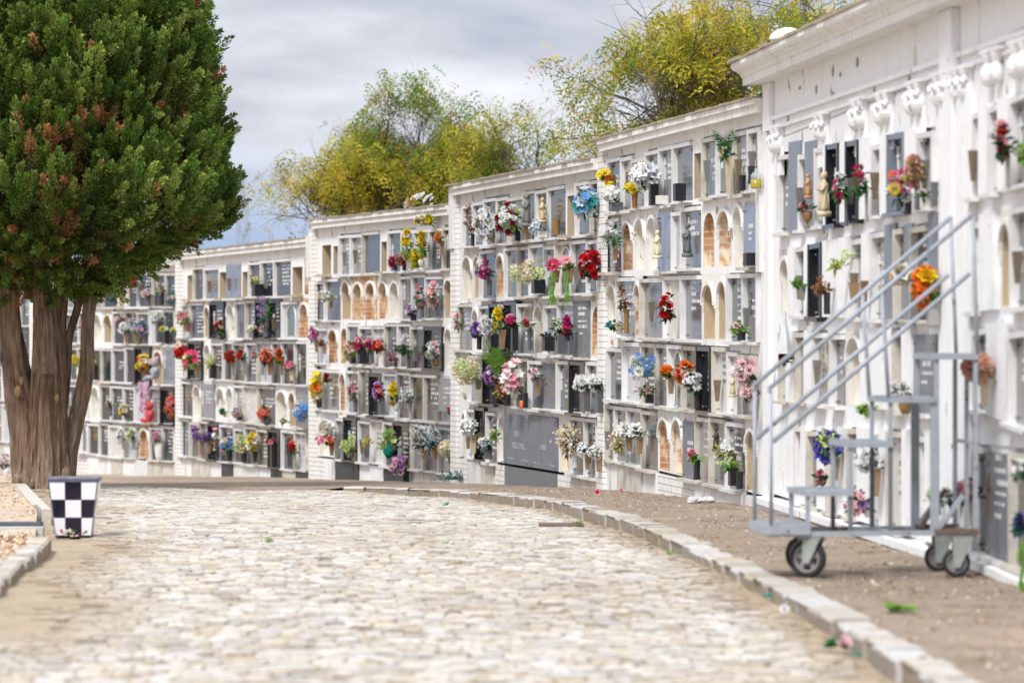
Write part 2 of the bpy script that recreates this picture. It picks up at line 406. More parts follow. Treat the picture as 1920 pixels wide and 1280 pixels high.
    def hole(s, code, mod, u0, u1, zb, zt):
        P = lambda a, b, n: (u0+(u1-u0)*a, -n, zb(u0+(u1-u0)*a)*(1-b)+zt(u0+(u1-u0)*a)*b)
        jit = R.uniform(-.03, .03)
        if code == "o":
            s0, s1, t0 = .14, .9, .02; up = [(s0, .74+jit), (s1, .74+jit)]; depth = .30; mats = ["white", "rough", "rough"]
            if "B" in mod: up = [(s0, .96), (s1, .96)]; mats = ["white", "brick", "rough"]
        else:
            s0, s1, t0 = .16, .86, .03; ts = .60+jit; tt = .86+jit; sc = (s0+s1)/2; sr = (s1-s0)/2; up = []
            for i in range(11):
                a = math.pi*(1-i/10); up.append((sc+sr*math.cos(a), ts+(tt-ts)*math.sin(a)))
            depth = .13
            mats = {"a": ["white", "cream", "cream"], "t": ["cream", "tan", "tan"], "b": ["cream", "brick", "brick"], "r": ["white", "cream", "cream"]}[code]
            if code == "b": depth = .07; mats[0] = R.choice(["cream", "white", "brick"])
            if code == "a" and R.random() < .3: mats = ["cream", "cream", "rough"]
        mb = MB(); loop = [(s0, t0)]+up+[(s1, t0)]
        q = lambda *ps: mb.add([P(*p) for p in ps], [tuple(range(len(ps)))], (.5,)*3, 0)
        q((0, 0, 0), (s0, 0, 0), (s0, 1, 0), (0, 1, 0)); q((s1, 0, 0), (1, 0, 0), (1, 1, 0), (s1, 1, 0)); q((s0, 0, 0), (s1, 0, 0), (s1, t0, 0), (s0, t0, 0))
        for a, b in zip(up[:-1], up[1:]): q((a[0], a[1], 0), (b[0], b[1], 0), (b[0], 1, 0), (a[0], 1, 0))
        for a, b in zip(loop, loop[1:]+loop[:1]):
            mb.add([P(a[0], a[1], 0), P(a[0], a[1], -depth), P(b[0], b[1], -depth), P(b[0], b[1], 0)], [(0, 1, 2, 3)], (.5,)*3, 1)
        mb.add([P(a, b, -depth) for a, b in loop], [tuple(range(len(loop)))], (.5,)*3, 2)
        o = mb.build("open_niche" if code == "o" else "arched_niche", mats, s.root)
        s.faceb.hexa(u0, u1, -.36, -depth-.02, zb(u0), zb(u1), zt(u0), zt(u1))
        if code in "atb" and not (code == "b" and R.random() < .35):     # moulded arch with imposts, half the row lost where the wall is broken
            ar = MB(); W = u1-u0; k = .075; pr = .03
            pts = up
            for (a, b) in zip(pts[:-1], pts[1:]):
                def off(pn):
                    dx, dz = pn[0]-sc, (pn[1]-ts)
                    l = math.hypot(dx/sr, dz/(tt-ts)) or 1
                    return (sc+dx*(1+k/sr*.8), ts+dz*(1+k/(tt-ts)*.75))
                A2, B2 = off(a), off(b)
                vs = [P(a[0], a[1], 0.001), P(b[0], b[1], .001), P(B2[0], B2[1], .001), P(A2[0], A2[1], .001), P(a[0], a[1], pr), P(b[0], b[1], pr), P(B2[0], B2[1], pr), P(A2[0], A2[1], pr)]
                ar.add(vs, [(0, 1, 5, 4), (2, 3, 7, 6), (4, 5, 6, 7), (0, 4, 7, 3), (1, 2, 6, 5)])
            for a0, a1 in ((s0-k*.85, s0), (s1, min(1, s1+k*.85))):
                for i in range(3):
                    b0 = ts-.045*(i+1); c0 = P(a0, b0, 0); c1 = P(a1, b0, 0); g = pr-.012*i
                    ar.hexa(c0[0], c1[0], .001, g, c0[2], c1[2], c0[2]+.026, c1[2]+.026)
            ar.build("arch_moulding", "white" if code == "a" or R.random() < .75 else "cream", o)
        if code == "o" and R.random() < .6:
            sl = MB(); sl.hexa(u0+.05, u1-.02, -.05, .10, zb(u0)-.02, zb(u1)-.03, zb(u0)+.012, zb(u1)+.006); sl.build("loose_brick", "rough", o)
L2 = lambda a, b, c, d: ((a, b), (c, d))
WALLS = {}
z1 = "120:5.817:"
WALLS["B0"] = Wall("niche_wall", "lowest white niche wall, glimpsed left of the cypress trunk", (-160, 84.5), (60, 75.4), -110, 60, [
    ("-110:1:6g 22g 38a 54g 70g 86k 102g 118g 134g 152g|168", L2(-110, 605, 60, 610), L2(-110, 555, 60, 552)),
    ("-110:1:6a 22g 38g 54k 70g 86g 102k 117K|168", L2(-110, 668, 60, 684), None),
    ("-110:1:6g 22g 38a 54k 70a 86g 102g 118w 134g|168", L2(-110, 735, 60, 757), None),
    ("-110:1:6g 22g 38g 54k 70g 86a 102g 118w 134g|168", L2(-110, 808, 60, 836), None)], L2(-110, 535, 60, 530), "wall left of the cypress trunk", "-110:1:0W 60C 118W|170")
WALLS["B1"] = Wall("niche_wall", "white niche wall behind the cypress with pink winged plush figures", (150, 72.0), (330, 67.07), 60, 334, [
    (z1+"-250k -190g -120g -60g 50g 215o 340g 445k 600o 715g 830g 990g 1130g|1235", L2(123, 576.6, 332, 574), L2(198, 512, 331, 508)),
    (z1+"-250g -180a -110g -50g 30k 180k 325a 440t 555k 695k 830g 960w 1110g|1225", L2(133, 642, 330, 646), None),
    (z1+"-250g -180k -110g -40w 80g 180g 290k 430k 555k 690k 805K 980t 1110c|1225", L2(205, 715, 330, 721), None),
    (z1+"-250g -180k -110w -40k 45k 180w 300a 415k 540g 675g 800w 950w 1090K|1225", L2(165.5, 785.7, 330, 794), None),
    (z1+"-250g -180g -110a -40g 100b 190l 285k 410k 520w 680w 830b 960k 1100g|1220", L2(155, 848.5, 329, 865.7), None)], L2(252, 487, 331.5, 483.8), "wall behind the cypress", z1+"0W 85B 270W 400W 530C 650W 790M 930C|1225")
z2 = "310:6.4:"
WALLS["B2"] = Wall("niche_wall", "white niche wall with the pale arched glass door, just right of the cypress crown", (340, 66.6), (575, 59.4), 334, 585, [
    (z2+"270o 365g 490g 655o 760ch 930o 1035g 1180k 1340g 1525o 1680oB|1745", L2(332.7, 562.8, 566, 553.4), L2(352, 501, 580, 480)),
    (z2+"190w 325g 480t 570K 745a 865g 1000g 1125K 1280K 1430l 1620b|1740", L2(341, 633.6, 560, 632.8), None),
    (z2+"180w 310K 480a 580g 720g 845g 1000g 1130w 1310k 1430k 1585k|1725", L2(339, 707.8, 529, 718.7), None),
    (z2+"210g 345a 460c 620a 750a 850g 970w- 1140g 1340a 1500t 1600c|1715", L2(339.7, 778.4, 575.6, 802.7), None),
    (z2+"205g 325g 440g 560K 680k 850g 985g 1140g 1285K 1430g 1590w|1720", L2(339.7, 853.4, 578, 883), None)], L2(332.7, 475.3, 582, 448), "wall just right of the cypress", z2+"180W 330C 560W 700D 840M 1130W 1290D 1420C 1590D|1720")
z3 = "550:5.333:"
WALLS["B3"] = Wall("niche_wall", "white niche wall hung with yellow garlands, broken brick arches in its second row", (590, 58.1), (848, 51.0), 585, 852, [
    (z3+"290o 405o 490gh 605gh 720g 885o 975g 1110g 1240w- 1390g 1530k|1610", L2(629.7, 515, 853.8, 503.8), L2(638, 439, 845, 420)),
    (z3+"235g 345g 490t 605b 730b 860b 980a 1095g 1215g 1355g 1520t|1620", L2(590, 601, 831, 598), None),
    (z3+"245w 355b 480b 565g 690g 820w 950g 1080g 1210g 1345K 1530a|1610", L2(584.7, 680.6, 848, 692.8), None),
    (z3+"220g 325g 475b 560g 690g 800K 930w 1065gh 1200g 1340g 1485c|1600", L2(580, 765, 850, 793), None),
    (z3+"250a 450g 545K 680g 800w 930k 1040K 1210g 1330g 1480g|1600", L2(596, 853.4, 848, 888), None)], L2(585.6, 414.7, 850, 385.6), "wall with the yellow garlands", "550:5.333:165B 320W 440D 545D 670W 930D 1170W 1310C|1600")
z4 = "800:5.333:"
WALLS["B4"] = Wall("niche_wall", "white niche wall with a grey double slab at its foot, under the bare yellowing tree", (862, 50.2), (1126, 42.6), 852, 1129, [
    (z4+"395g 495g 610g 730g 850g 1000g 1120g 1245g 1410o 1530g 1675k|1740", L2(862.8, 465, 1128, 436), L2(874, 377, 1120, 335)),
    (z4+"370a 490t 570g 710b 815g 945g 1070g 1210g 1330l 1490g 1640g|1735", L2(862, 562, 1128, 548.8), None),
    (z4+"340g 470a 560g 670K 800K 945g 1090a 1210g 1345g 1495d 1660b|1755", L2(862, 656.6, 1117, 668.8), None),
    (z4+"370a 450g 600K 760K 890g 1060g 1200d 1340g 1475K 1640g|1745", L2(869, 751.9, 1125, 776), None),
    (z4+"375a 430w 530K 630k 720r 800G- 1055G- 1340b 1470g 1615g|1725", L2(878, 857, 1123, 896), None)], L2(851.6, 350.6, 1126, 298), "wall with the grey double slab", "800:5.333:290B 430M 555C 685B 800G 1310B 1470C|1725")
z5 = "1080:4.795:"
z5c = "1080:4.5725:"
WALLS["B5"] = Wall("niche_wall", "white niche wall left of the steel stairs, with broken arches and a rooftop rod", (1136, 42.3), (1425, 34.5), 1129, 1439, [
    (z5+"320k 440g 545g 665g 790g 915g 1070o 1170g 1300g 1450g 1590g|1675", L2(1160, 395.7, 1427, 357), L2(1146.7, 296.6, 1411.6, 237)),
    (z5+"285g 425b 545a 655a 770c- 900w 990g 1145b 1285b 1440a 1545c|1650", L2(1138.4, 511.8, 1423, 500.3), None),
    (z5+"290a 400g 545b 620g- 820w 990g 1150t 1290t 1405g 1545gh|1660", L2(1138, 629.6, 1424, 643), None),
    (z5c+"300g 440w 590k 715g 830l 950k 1090K 1215w 1340w 1430g|1565", L2(1135.8, 747.8, 1424.4, 781.7), None),
    (z5c+"290gh 360gh 470gh 600g 720b 840b 950d 1060g 1190g 1320g 1470t|1575", L2(1135.8, 858.2, 1405.9, 922), None)], L2(1144.7, 262.2, 1440.8, 184), "wall left of the steel stairs", z5c+"210B 255W 375C 590W 705B 950B 1030W 1240M|1480")
K6 = 37962.0
P6 = ((1440, K6/1110), (1920, K6/1590))
z6 = "1400:4.571:"
def six(a): return a
WALLS["B6"] = Wall("niche_wall", "tall white niche wall with a deep cornice and flaking frieze, behind the steel stairs", *P6, 1439, 1836, [
    (z6+"315k 397B 500g 537B 640g 718_ 755K 862_ 925K 1032_ 1140g 1210_ 1282U 1425_ 1531gh|1640", L2(1469, 436, 1758, 389), L2(1469, 285, 1735, 240)),
    (z6+"315a 412_ 470gh 552_ 600K 712_ 960g 1050_ 1130g 1226B 1326g 1396B 1471k 1601B|1690", L2(1497, 591, 1722, 602), L2(1503, 461, 1722, 420)),
    (z6+"330g 394_ 465g 552_ 620g 716t 775g 872a 1040_ 1316g 1398_ 1480d|1640", L2(1470, 752, 1725, 772), L2(1470, 621, 1724, 612)),
    (z6+"465l 524_ 570g 665_ 740w 842_ 920g 1010_ 1130g 1200_ 1262w 1400_ 1530l 1600_ 1685K 1755_|1790", L2(1500, 940, 1728, 1008), L2(1525, 798, 1770, 806))], L2(1485, 226, 1802, 96), "corniced wall behind the steel stairs", "", 2.3, "b6", False, "b6")
WALLS["B7"] = Wall("niche_wall", "white corniced niche wall at the right edge, continuing past the pilaster", *P6, 1837, 2080, [
    ("1640:4.571:905gh 970_ 1050g 1135_ 1230g 1430g 1620K 1830g|2010", L2(1835, 372, 1913, 352), L2(1835, 207, 1920, 170)),
    ("1640:4.571:905g 975_ 1105t 1240gh 1440g 1640g 1840g|2010", L2(1838, 584, 1913, 575.6), L2(1838, 405, 1920, 384)),
    ("1640:4.571:905g 1040_ 1215g 1420U 1640g 1840g|2010", L2(1838, 768, 1900, 792), L2(1838, 615, 1905, 602)),
    ("1640:4.571:905g 1010d 1230g 1440g 1640g 1840g|2010", L2(1838, 1030, 1900, 1056), L2(1838, 832, 1905, 838))], L2(1840, 60, 1920, 20), "corniced wall at the right edge", "", 2.3, "b6", False, "b6")

# --- the corniced pair: cornice, frieze mouldings, capitals, pilasters, roof cap
def const(wall, z): return z-wall.z0
for key in ("B6", "B7"):
    w = WALLS[key]; a, b = 0.0, w.uR
    fr = MB(); zt = lambda u: w.zl(w.top, u)
    for i in range(8):
        u0, u1 = b*i/8, b*(i+1)/8
        fr.hexa(u0, u1, -.36, .0, zt(u0)-.12, zt(u1)-.12, CZ+2.13-w.z0, CZ+2.13-w.z0)
        fr.hexa(u0, u1, -2.3, -.36, zt(u0)-.12, zt(u1)-.12, CZ+2.13-w.z0, CZ+2.13-w.z0)
    fr.build("frieze", "b6", w.root)
    mo = MB()
    for z, n1, hh in ((1.785, .03, .035), (1.70, .022, .03)): mo.hexa(a, b, .002, n1, CZ+z-w.z0, CZ+z-w.z0, CZ+z+hh-w.z0, CZ+z+hh-w.z0)
    mo.build("frieze_moulding", "b6", w.root)
    prof = [(0, 2.125), (.19, 2.125), (.19, 2.19), (.205, 2.20), (.215, 2.225), (.245, 2.25), (.275, 2.265), (.29, 2.29), (.29, 2.325), (-2.35, 2.325), (-2.35, 2.125)]
    cb = MB(); e0 = (-.28 if key == "B6" else 0.0)
    ends = []
    for uu in (e0, b):
        ends.append([(uu, -n, CZ+z-w.z0) for n, z in prof])
    if key == "B6":                                 # the moulding returns at the far end
        ends[0] = [(-.10-max(0, n-.0)*.62, -n, CZ+z-w.z0) for n, z in prof]
    k = len(prof); cb.add(ends[0]+ends[1], [(i, (i+1) % k, k+(i+1) % k, k+i) for i in range(k)]+[tuple(reversed(range(k))), tuple(range(k, 2*k))])
    cb.build("cornice", "corn", w.root)
    tl = MB(); kk = int(b/.3)
    for i in range(kk):
        u0, u1 = e0+(b-e0)*i/kk, e0+(b-e0)*(i+1)/kk; j = R.uniform(-.006, .01)
        tl.hexa(u0, u1-.014, -2.4, .31+R.uniform(-.015, .015), CZ+2.327-w.z0, CZ+2.327-w.z0, CZ+2.352+j-w.z0, CZ+2.352+j-w.z0)
    tl.build("coping_tiles", "tile", w.root)
def strip(w, xa, xb, n1, z0, z1, mat="b6", name="pilaster"):
    mb = MB(); a, b = w.u(xa), w.u(xb); mb.hexa(a, b, .002, n1, w.gz(a)-.3 if z0 is None else CZ+z0-w.z0, w.gz(b)-.3 if z0 is None else CZ+z0-w.z0, CZ+z1-w.z0, CZ+z1-w.z0)
    return mb.build(name, mat, w.root)
w6, w7 = WALLS["B6"], WALLS["B7"]
strip(w6, 1440, 1452, .05, None, 1.50); strip(w6, 1776, 1800, .06, None, 2.12); strip(w6, 1806, 1833, .05, None, 1.50)
strip(w6, 1440, 1452, .05, 1.70, 2.12)
for xc in (1464, 1548, 1620, 1668, 1727, 1776, 1814):
    mb = MB(); w = w6; s_ = w.u(xc)
    for du in (-.15, .10):
        zc = CZ+1.575-w.z0+R.uniform(-.012, .012)
        f_ = R.uniform(.85, 1.1); mb.ball((s_+du, -.03, zc-.02), (.10*f_, .062*f_, .085*f_), 16, jit=.035); mb.lathe([(.062, -.02), (.05, .05), (.07, .085), (.085, .125)], 16, (s_+du, -.03, zc), sy=.6)
        mb.tube([(s_+du-.07, -.05, zc+.06), (s_+du-.09, -.075, zc+.03), (s_+du-.06, -.08, zc+.01)], [.02, .024, .016], 6); mb.tube([(s_+du+.07, -.05, zc+.06), (s_+du+.09, -.075, zc+.03), (s_+du+.06, -.08, zc+.01)], [.02, .024, .016], 6)
    mb.hexa(s_-.30, s_+.26, .002, .065, zc+.118, zc+.118, zc+.145, zc+.145); mb.hexa(s_-.24, s_+.2, .002, .03, zc-.3, zc-.3, zc+.117, zc+.117)
    mb.build("capital", "b6", w.root)
for xc in (1872, 1925, 1990):
    mb = MB(); w = w7; s_ = w.u(xc); zc = CZ+1.62-w.z0
    for du in (-.15, .10):
        f_ = R.uniform(.85, 1.1); mb.ball((s_+du, -.03, zc-.02), (.10*f_, .062*f_, .085*f_), 16, jit=.035); mb.lathe([(.062, -.02), (.05, .05), (.07, .085), (.085, .125)], 16, (s_+du, -.03, zc), sy=.6)
    mb.hexa(s_-.30, s_+.26, .002, .065, zc+.118, zc+.118, zc+.145, zc+.145)
    mb.build("capital", "b6", w.root)
# plinth ledge of the corniced pair
for w in (w6, w7):
    mb = MB(); a, b = .05, w.uR; bot = w.rows[-1][1]
    mb.hexa(a, b, .002, .14, w.zl(bot, a)-.09, w.zl(bot, b)-.09, w.zl(bot, a)-.035, w.zl(bot, b)-.035); mb.hexa(a, b, .002, .11, w.gz(a)-.3, w.gz(b)-.3, w.zl(bot, a)-.09, w.zl(bot, b)-.09)
    mb.build("plinth", "b6", w.root)
# domed stone roof cap behind the cornice, and the rod on the next wall
q = w6.loc(1477, 86, -.75); mb = MB()
mb.lathe([(.17, -.2), (.17, .06), (.185, .06), (.185, .08), (.165, .115), (.11, .155), (.04, .178)], 14, (q[0], .75, q[2]), (.5, .42, .3)); mb.build("roof_cap", "cream", w6.root, False)
w5 = WALLS["B5"]; q = w5.loc(1153, 258, -.25); mb = MB(); mb.tube([(q[0], .25, q[2]-.05), (q[0]+.01, .25, q[2]+.37)], .006, 6); mb.build("rod", "tile", w5.root)
# pale slab standing proud at the near end of that wall, panels at the far ends of the others
def panel(w, xa, xb, ya, yb, n1, mat): 
    A = w.loc(xa, ya, 0); B = w.loc(xb, yb, 0); mb = MB(); mb.hexa(A[0], B[0], .0, n1, B[2], B[2], A[2], A[2]); return mb.build("side_slab", mat, w.root)
panel(w5, 1434, 1441, 356, 510, .085, "marble")
panel(WALLS["B3"], 583, 590, 443, 520, .085, "marble"); panel(WALLS["B4"], 853, 860, 352, 466, .085, "marble")
# faint family lettering and hinges on the grey double slab
w4 = WALLS["B4"]
def text_on(w, word, x, y, n0, size):
    cu = bpy.data.curves.new("t", "FONT"); cu.body = word; cu.size = size; cu.extrude = .002
    o = bpy.data.objects.new("t", cu); col.objects.link(o)
    bpy.context.view_layer.update(); dg = bpy.context.evaluated_depsgraph_get()
    me = bpy.data.meshes.new_from_object(o.evaluated_get(dg)); bpy.data.objects.remove(o)
    q = w.loc(x, y, n0); mb = MB()
    mb.add([(v.co.x+q[0], -n0-v.co.z, v.co.y+q[2]) for v in me.vertices], [tuple(p.vertices) for p in me.polygons], srgb(164, 166, 171))
    return mb.build("lettering", "stone", w.root)
slabs4 = [o for o in w4.root.children if o.name.startswith("memorial_slab")]
for word, x, y, sz in (("FAMILIA", 964, 818, .10), ("BERCEDONCE", 961, 840, .11), ("FAMILIA", 1012, 842, .09)): text_on(w4, word, x, y, .024, sz)
for x, y in ((953, 777), (981, 781), (1001, 782), (1032, 786), (952, 858), (980, 863), (1000, 867), (1030, 872)):
    q = w4.loc(x, y, .022); mb = MB(); mb.hexa(q[0], q[0]+.34, .02, .026, q[2], q[2]-.01, q[2]+.014, q[2]+.004, srgb(160, 162, 166)); mb.build("hinge", "stone", w4.root)

# patches where the plaster has fallen and the brick shows
def patch(w, x, y, wpx, hpx, mat, n0=.004, sp=1.0):
    u, _, z = w.loc(x, y, 0); sc = w.scale(x); a = max(.12, wpx/sc*2.6*sp); b = hpx/sc/2; k = 22; P = []
    for i in range(k):
        t = 2*math.pi*i/k; f = R.uniform(.62, 1.12); P.append((u+a*math.cos(t)*f*.5, z+b*math.sin(t)*f))
    mb = MB(); mb.add([(p[0], -n0, p[1]) for p in P]+[(p[0], .02, p[1]) for p in P], [tuple(range(k))]+[(i, k+i, k+(i+1) % k, (i+1) % k) for i in range(k)])
    return mb.build("fallen_plaster_patch", mat, w.root)
for key, x, y, a, b, mat in (("B5", 1345, 395, 10, 16, "rough"), ("B5", 1148, 641, 12, 12, "brick"), 
        ("B5", 1255, 640, 14, 10, "rough"), ("B5", 1165, 394, 20, 6, "rough"), ("B4", 880, 563, 12, 9, "brick"), ("B4", 1113, 560, 14, 12, "rough"), 
        ("B4", 870, 740, 10, 8, "rough"), ("B4", 1006, 560, 8, 14, "rough"), ("B3", 660, 520, 10, 14, "rough"), ("B3", 625, 605, 14, 12, "tan"), ("B3", 600, 770, 10, 8, "rough"), ("B3", 640, 775, 10, 8, "tan"),
        ("B2", 345, 570, 16, 14, "rough"), ("B2", 452, 638, 10, 6, "brick"), ("B2", 560, 780, 8, 10, "tan"), ("B2", 515, 637, 10, 6, "tan"), ("B1", 296, 655, 10, 12, "tan"), ("B1", 235, 565, 8, 30, "cream"),
        ("B6", 1560, 720, 8, 70, "tan"), ("B6", 1500, 810, 4, 80, "rough"), ("B6", 1490, 850, 5, 60, "rough"), ("B6", 1470, 900, 8, 50, "cream"), ("B6", 1515, 605, 14, 12, "rough"), ("B6", 1545, 432, 12, 14, "rough"), ("B6", 1452, 936, 10, 8, "brick"), ("B6", 1531, 168, 2, 20, "peel"), ("B6", 1562, 135, 3, 24, "peel"), ("B6", 1608, 117, 3, 22, "peel"), ("B6", 1576, 140, 1.5, 10, "peel"), ("B6", 1563, 178, 1.5, 14, "peel"), ("B6", 1717, 104, 3, 40, "cream"), ("B6", 1762, 92, 2, 34, "cream"),
        ("B6", 1500, 165, 1.5, 8, "peel"), ("B6", 1478, 220, 1.5, 22, "peel"), ("B6", 1705, 150, 2, 18, "peel"), ("B6", 1640, 170, 1, 14, "peel")):
    patch(WALLS[key], x, y, a, b, mat)
# ---------------------------------------------------------------- ground, road, kerbs
def mat_ground(name, c1, c2, c3, moss=0.0, joints=False, rough=.95, grit=90):
    m, nt, b = new_mat(name); L = nt.links; v = objco(nt)
    a = noise(nt, v, .9, 6, .65); g = noise(nt, v, grit, 3, .7); p = noise(nt, v, 14, 5, .7)
    c = ramp(nt, a, [(.3, c1), (.55, c2), (.75, c3)])
    c = mixc(nt, 1.0, c, ramp(nt, p, [(.3, (.72, .70, .68)), (.65, (1.08, 1.08, 1.08))]), "MULTIPLY")
    c = mixc(nt, .8, c, ramp(nt, g, [(.3, (.55, .53, .5)), (.52, (1, 1, 1)), (.70, (1.15, 1.13, 1.1)), (.76, (2.0, 1.95, 1.85))]), "MULTIPLY")
    if moss:
        k = noise(nt, mapped(nt, v, (1, 1, 1), (9, 4, 2)), 1.5, 5, .7)
        c = mixc(nt, ramp(nt, k, [(0, (0, 0, 0)), (.54, (0, 0, 0)), (.66, (moss,)*3), (1, (moss,)*3)]), c, (.15, .115, .04))
    L.new(c, b.inputs["Base Color"]); b.inputs["Roughness"].default_value = rough; bump(nt, b, p, .5, .02)
    return m
M["soil"] = mat_ground("bare_soil", (.30, .22, .14), (.36, .27, .17), (.40, .31, .20))
M["sand"] = mat_ground("road_sand", (.36, .28, .19), (.42, .335, .235), (.36, .295, .215), .35)
M["walk"] = mat_ground("gritty_pavement", (.34, .262, .19), (.27, .21, .157), (.43, .325, .23), .62, grit=40)
M["gravel"] = mat_ground("gravel_bed", (.46, .36, .27), (.56, .45, .34), (.48, .35, .23), 0, grit=38)
M["cobble"] = mat_attr("cobble_stone", .75, .28, 26, .3, bmp=.3)
M["kerb"] = mat_attr("kerb_stone", .8, .35, 18, .3, bmp=.4)
def sheet(name, xs, ys, zf, mat, kind="structure"):
    nx, ny = len(xs), len(ys)
    v = np.array([(x, y, zf(x, y)) for y in ys for x in xs]); f = np.array([(j*nx+i, j*nx+i+1, (j+1)*nx+i+1, (j+1)*nx+i) for j in range(ny-1) for i in range(nx-1)])
    o = np_mesh(name, v, f, np.full((len(f), 3), .5), mat, None, True); tag(o, kind=kind); return o
far = [-60, 0, 4, 8, 12, 16]+[20+2*i for i in range(45)]+[120, 160, 240, 400, 800, 1600, 3000]
sheet("ground", [-2500, -600, -150, -60, -30, -15, -8, 0, 8, 15, 30, 60, 150, 600, 2500], far, lambda x, y: CZ-drop(max(y, 0) if y < 110 else 110+(y-110)*.05)-.30, "soil")
K_PIX = [(2130, 1560), (1940, 1410), (1760, 1282), (1640, 1208), (1500, 1130), (1400, 1077), (1300, 1032), (1215, 992), (1130, 962), (1050, 942), (960, 929), (880, 922), (800, 918), (720, 914)]
kp = [ground(*p) for p in K_PIX]
NK = len(kp)-1
kp += [Vector((-2.9, 44.6, 0)), Vector((-5.0, 47.5, 0)), Vector((-7.5, 51.5, 0)), Vector((-11, 56, 0)), Vector((-16, 61, 0))]
def resample(P, step):
    out = [P[0].copy()]; acc = 0
    for a, b in zip(P[:-1], P[1:]):
        a2, b2 = Vector((a.x, a.y)), Vector((b.x, b.y)); l = (b2-a2).length; t = step-acc
        while t <= l:
            q = a2.lerp(b2, t/l); out.append(Vector((q.x, q.y, 0))); t += step
        acc = l-(t-step)
    return out
def smooth(P, n=3):
    for _ in range(n): P = [P[0]]+[(P[i-1]+P[i]*2+P[i+1])/4 for i in range(1, len(P)-1)]+[P[-1]]
    return P
kline = smooth(resample(kp, .5), 4)
kx = np.array([p.x for p in kline]); ky = np.array([p.y for p in kline]); o_ = np.argsort(ky)
def kerb_x(y): return float(np.interp(y, ky[o_], kx[o_]))
# pavement: from the kerb line to behind the walls
rows_ = []
ys = np.arange(13.5, 62, .35)
v = []; nx = 14
for y in ys:
    x0 = kerb_x(y); x1 = max(x0+1.5, 6.5)
    for i in range(nx):
        t = (i/(nx-1))**1.4; v.append((x0+(x1-x0)*t, y, zg(y)+NR.normal()*.006*(i > 0)-.004-(.05 if i == 0 and y > 44 else 0)))
f = np.array([(j*nx+i, j*nx+i+1, (j+1)*nx+i+1, (j+1)*nx+i) for j in range(len(ys)-1) for i in range(nx-1)])
tag(np_mesh("pavement", np.array(v), f, np.full((len(f), 3), .5), "walk", None, True), kind="structure")
# thin dark joints across it
jm = MB()
for y in (18.9, 21.6, 24.0, 27.4, 31.5):
    pts = []
    for i in range(20):
        x = kerb_x(y)+.25+i*.25
        if x > 4.5: break
        pts.append((x, y+.18*(x-kerb_x(y))+R.uniform(-.012, .012)))
    for a, b in zip(pts[:-1], pts[1:]):
        z = lambda p: zg(p[1])+.006
        w = .011; jm.add([(a[0], a[1]-w, z(a)), (b[0], b[1]-w, z(b)), (b[0], b[1]+w, z(b)), (a[0], a[1]+w, z(a))], [(0, 1, 2, 3)])
M["joint"] = mat_plain("pavement_joint", (.17, .135, .10), .95, var=.5, scale=9)
tag(jm.build("pavement_joints", "joint"), kind="structure")
# left bed outline (kerb line on the left of the road)
B_PIX = [(-330, 1460), (-200, 1300), (-95, 1180), (-30, 1118), (10, 1085), (45, 1052), (75, 1028), (98, 1003)]
bp = [ground(*p) for p in B_PIX]; bl = smooth(resample(bp, .3), 3)
by = np.array([p.y for p in bl]); bx = np.array([p.x for p in bl]); ob = np.argsort(by)
C_PIX = [(96, 962), (75, 942), (58, 924), (38, 903)]
cp = [ground(*p) for p in C_PIX]; cl = resample(cp, .3)
cy = np.array([p.y for p in cl]); cxx = np.array([p.x for p in cl]); oc = np.argsort(cy)
yb1 = bl[-1].y; yc0 = cl[0].y; yc1 = cl[-1].y
def left_x(y):
    if y <= yb1: return float(np.interp(y, by[ob], bx[ob]))
    if y < yc0: return float(np.interp(y, [yb1, yc0], [bl[-1].x, cl[0].x]))
    if y <= yc1: return float(np.interp(y, cy[oc], cxx[oc]))
    return float(np.interp(y, [yc1, yc1+2, 75], [cl[-1].x, -14, -26]))
def und(x, y): return .016*math.sin(x*1.1+y*.5)+.010*math.sin(y*1.1-x*1.7)
sheet("road", [-26, -20, -15, -11]+list(np.arange(-9, 4, .4)), list(np.arange(8, 74, .5)), lambda x, y: zr(y)+und(x, y)-.004+NR.normal()*.003, "sand")
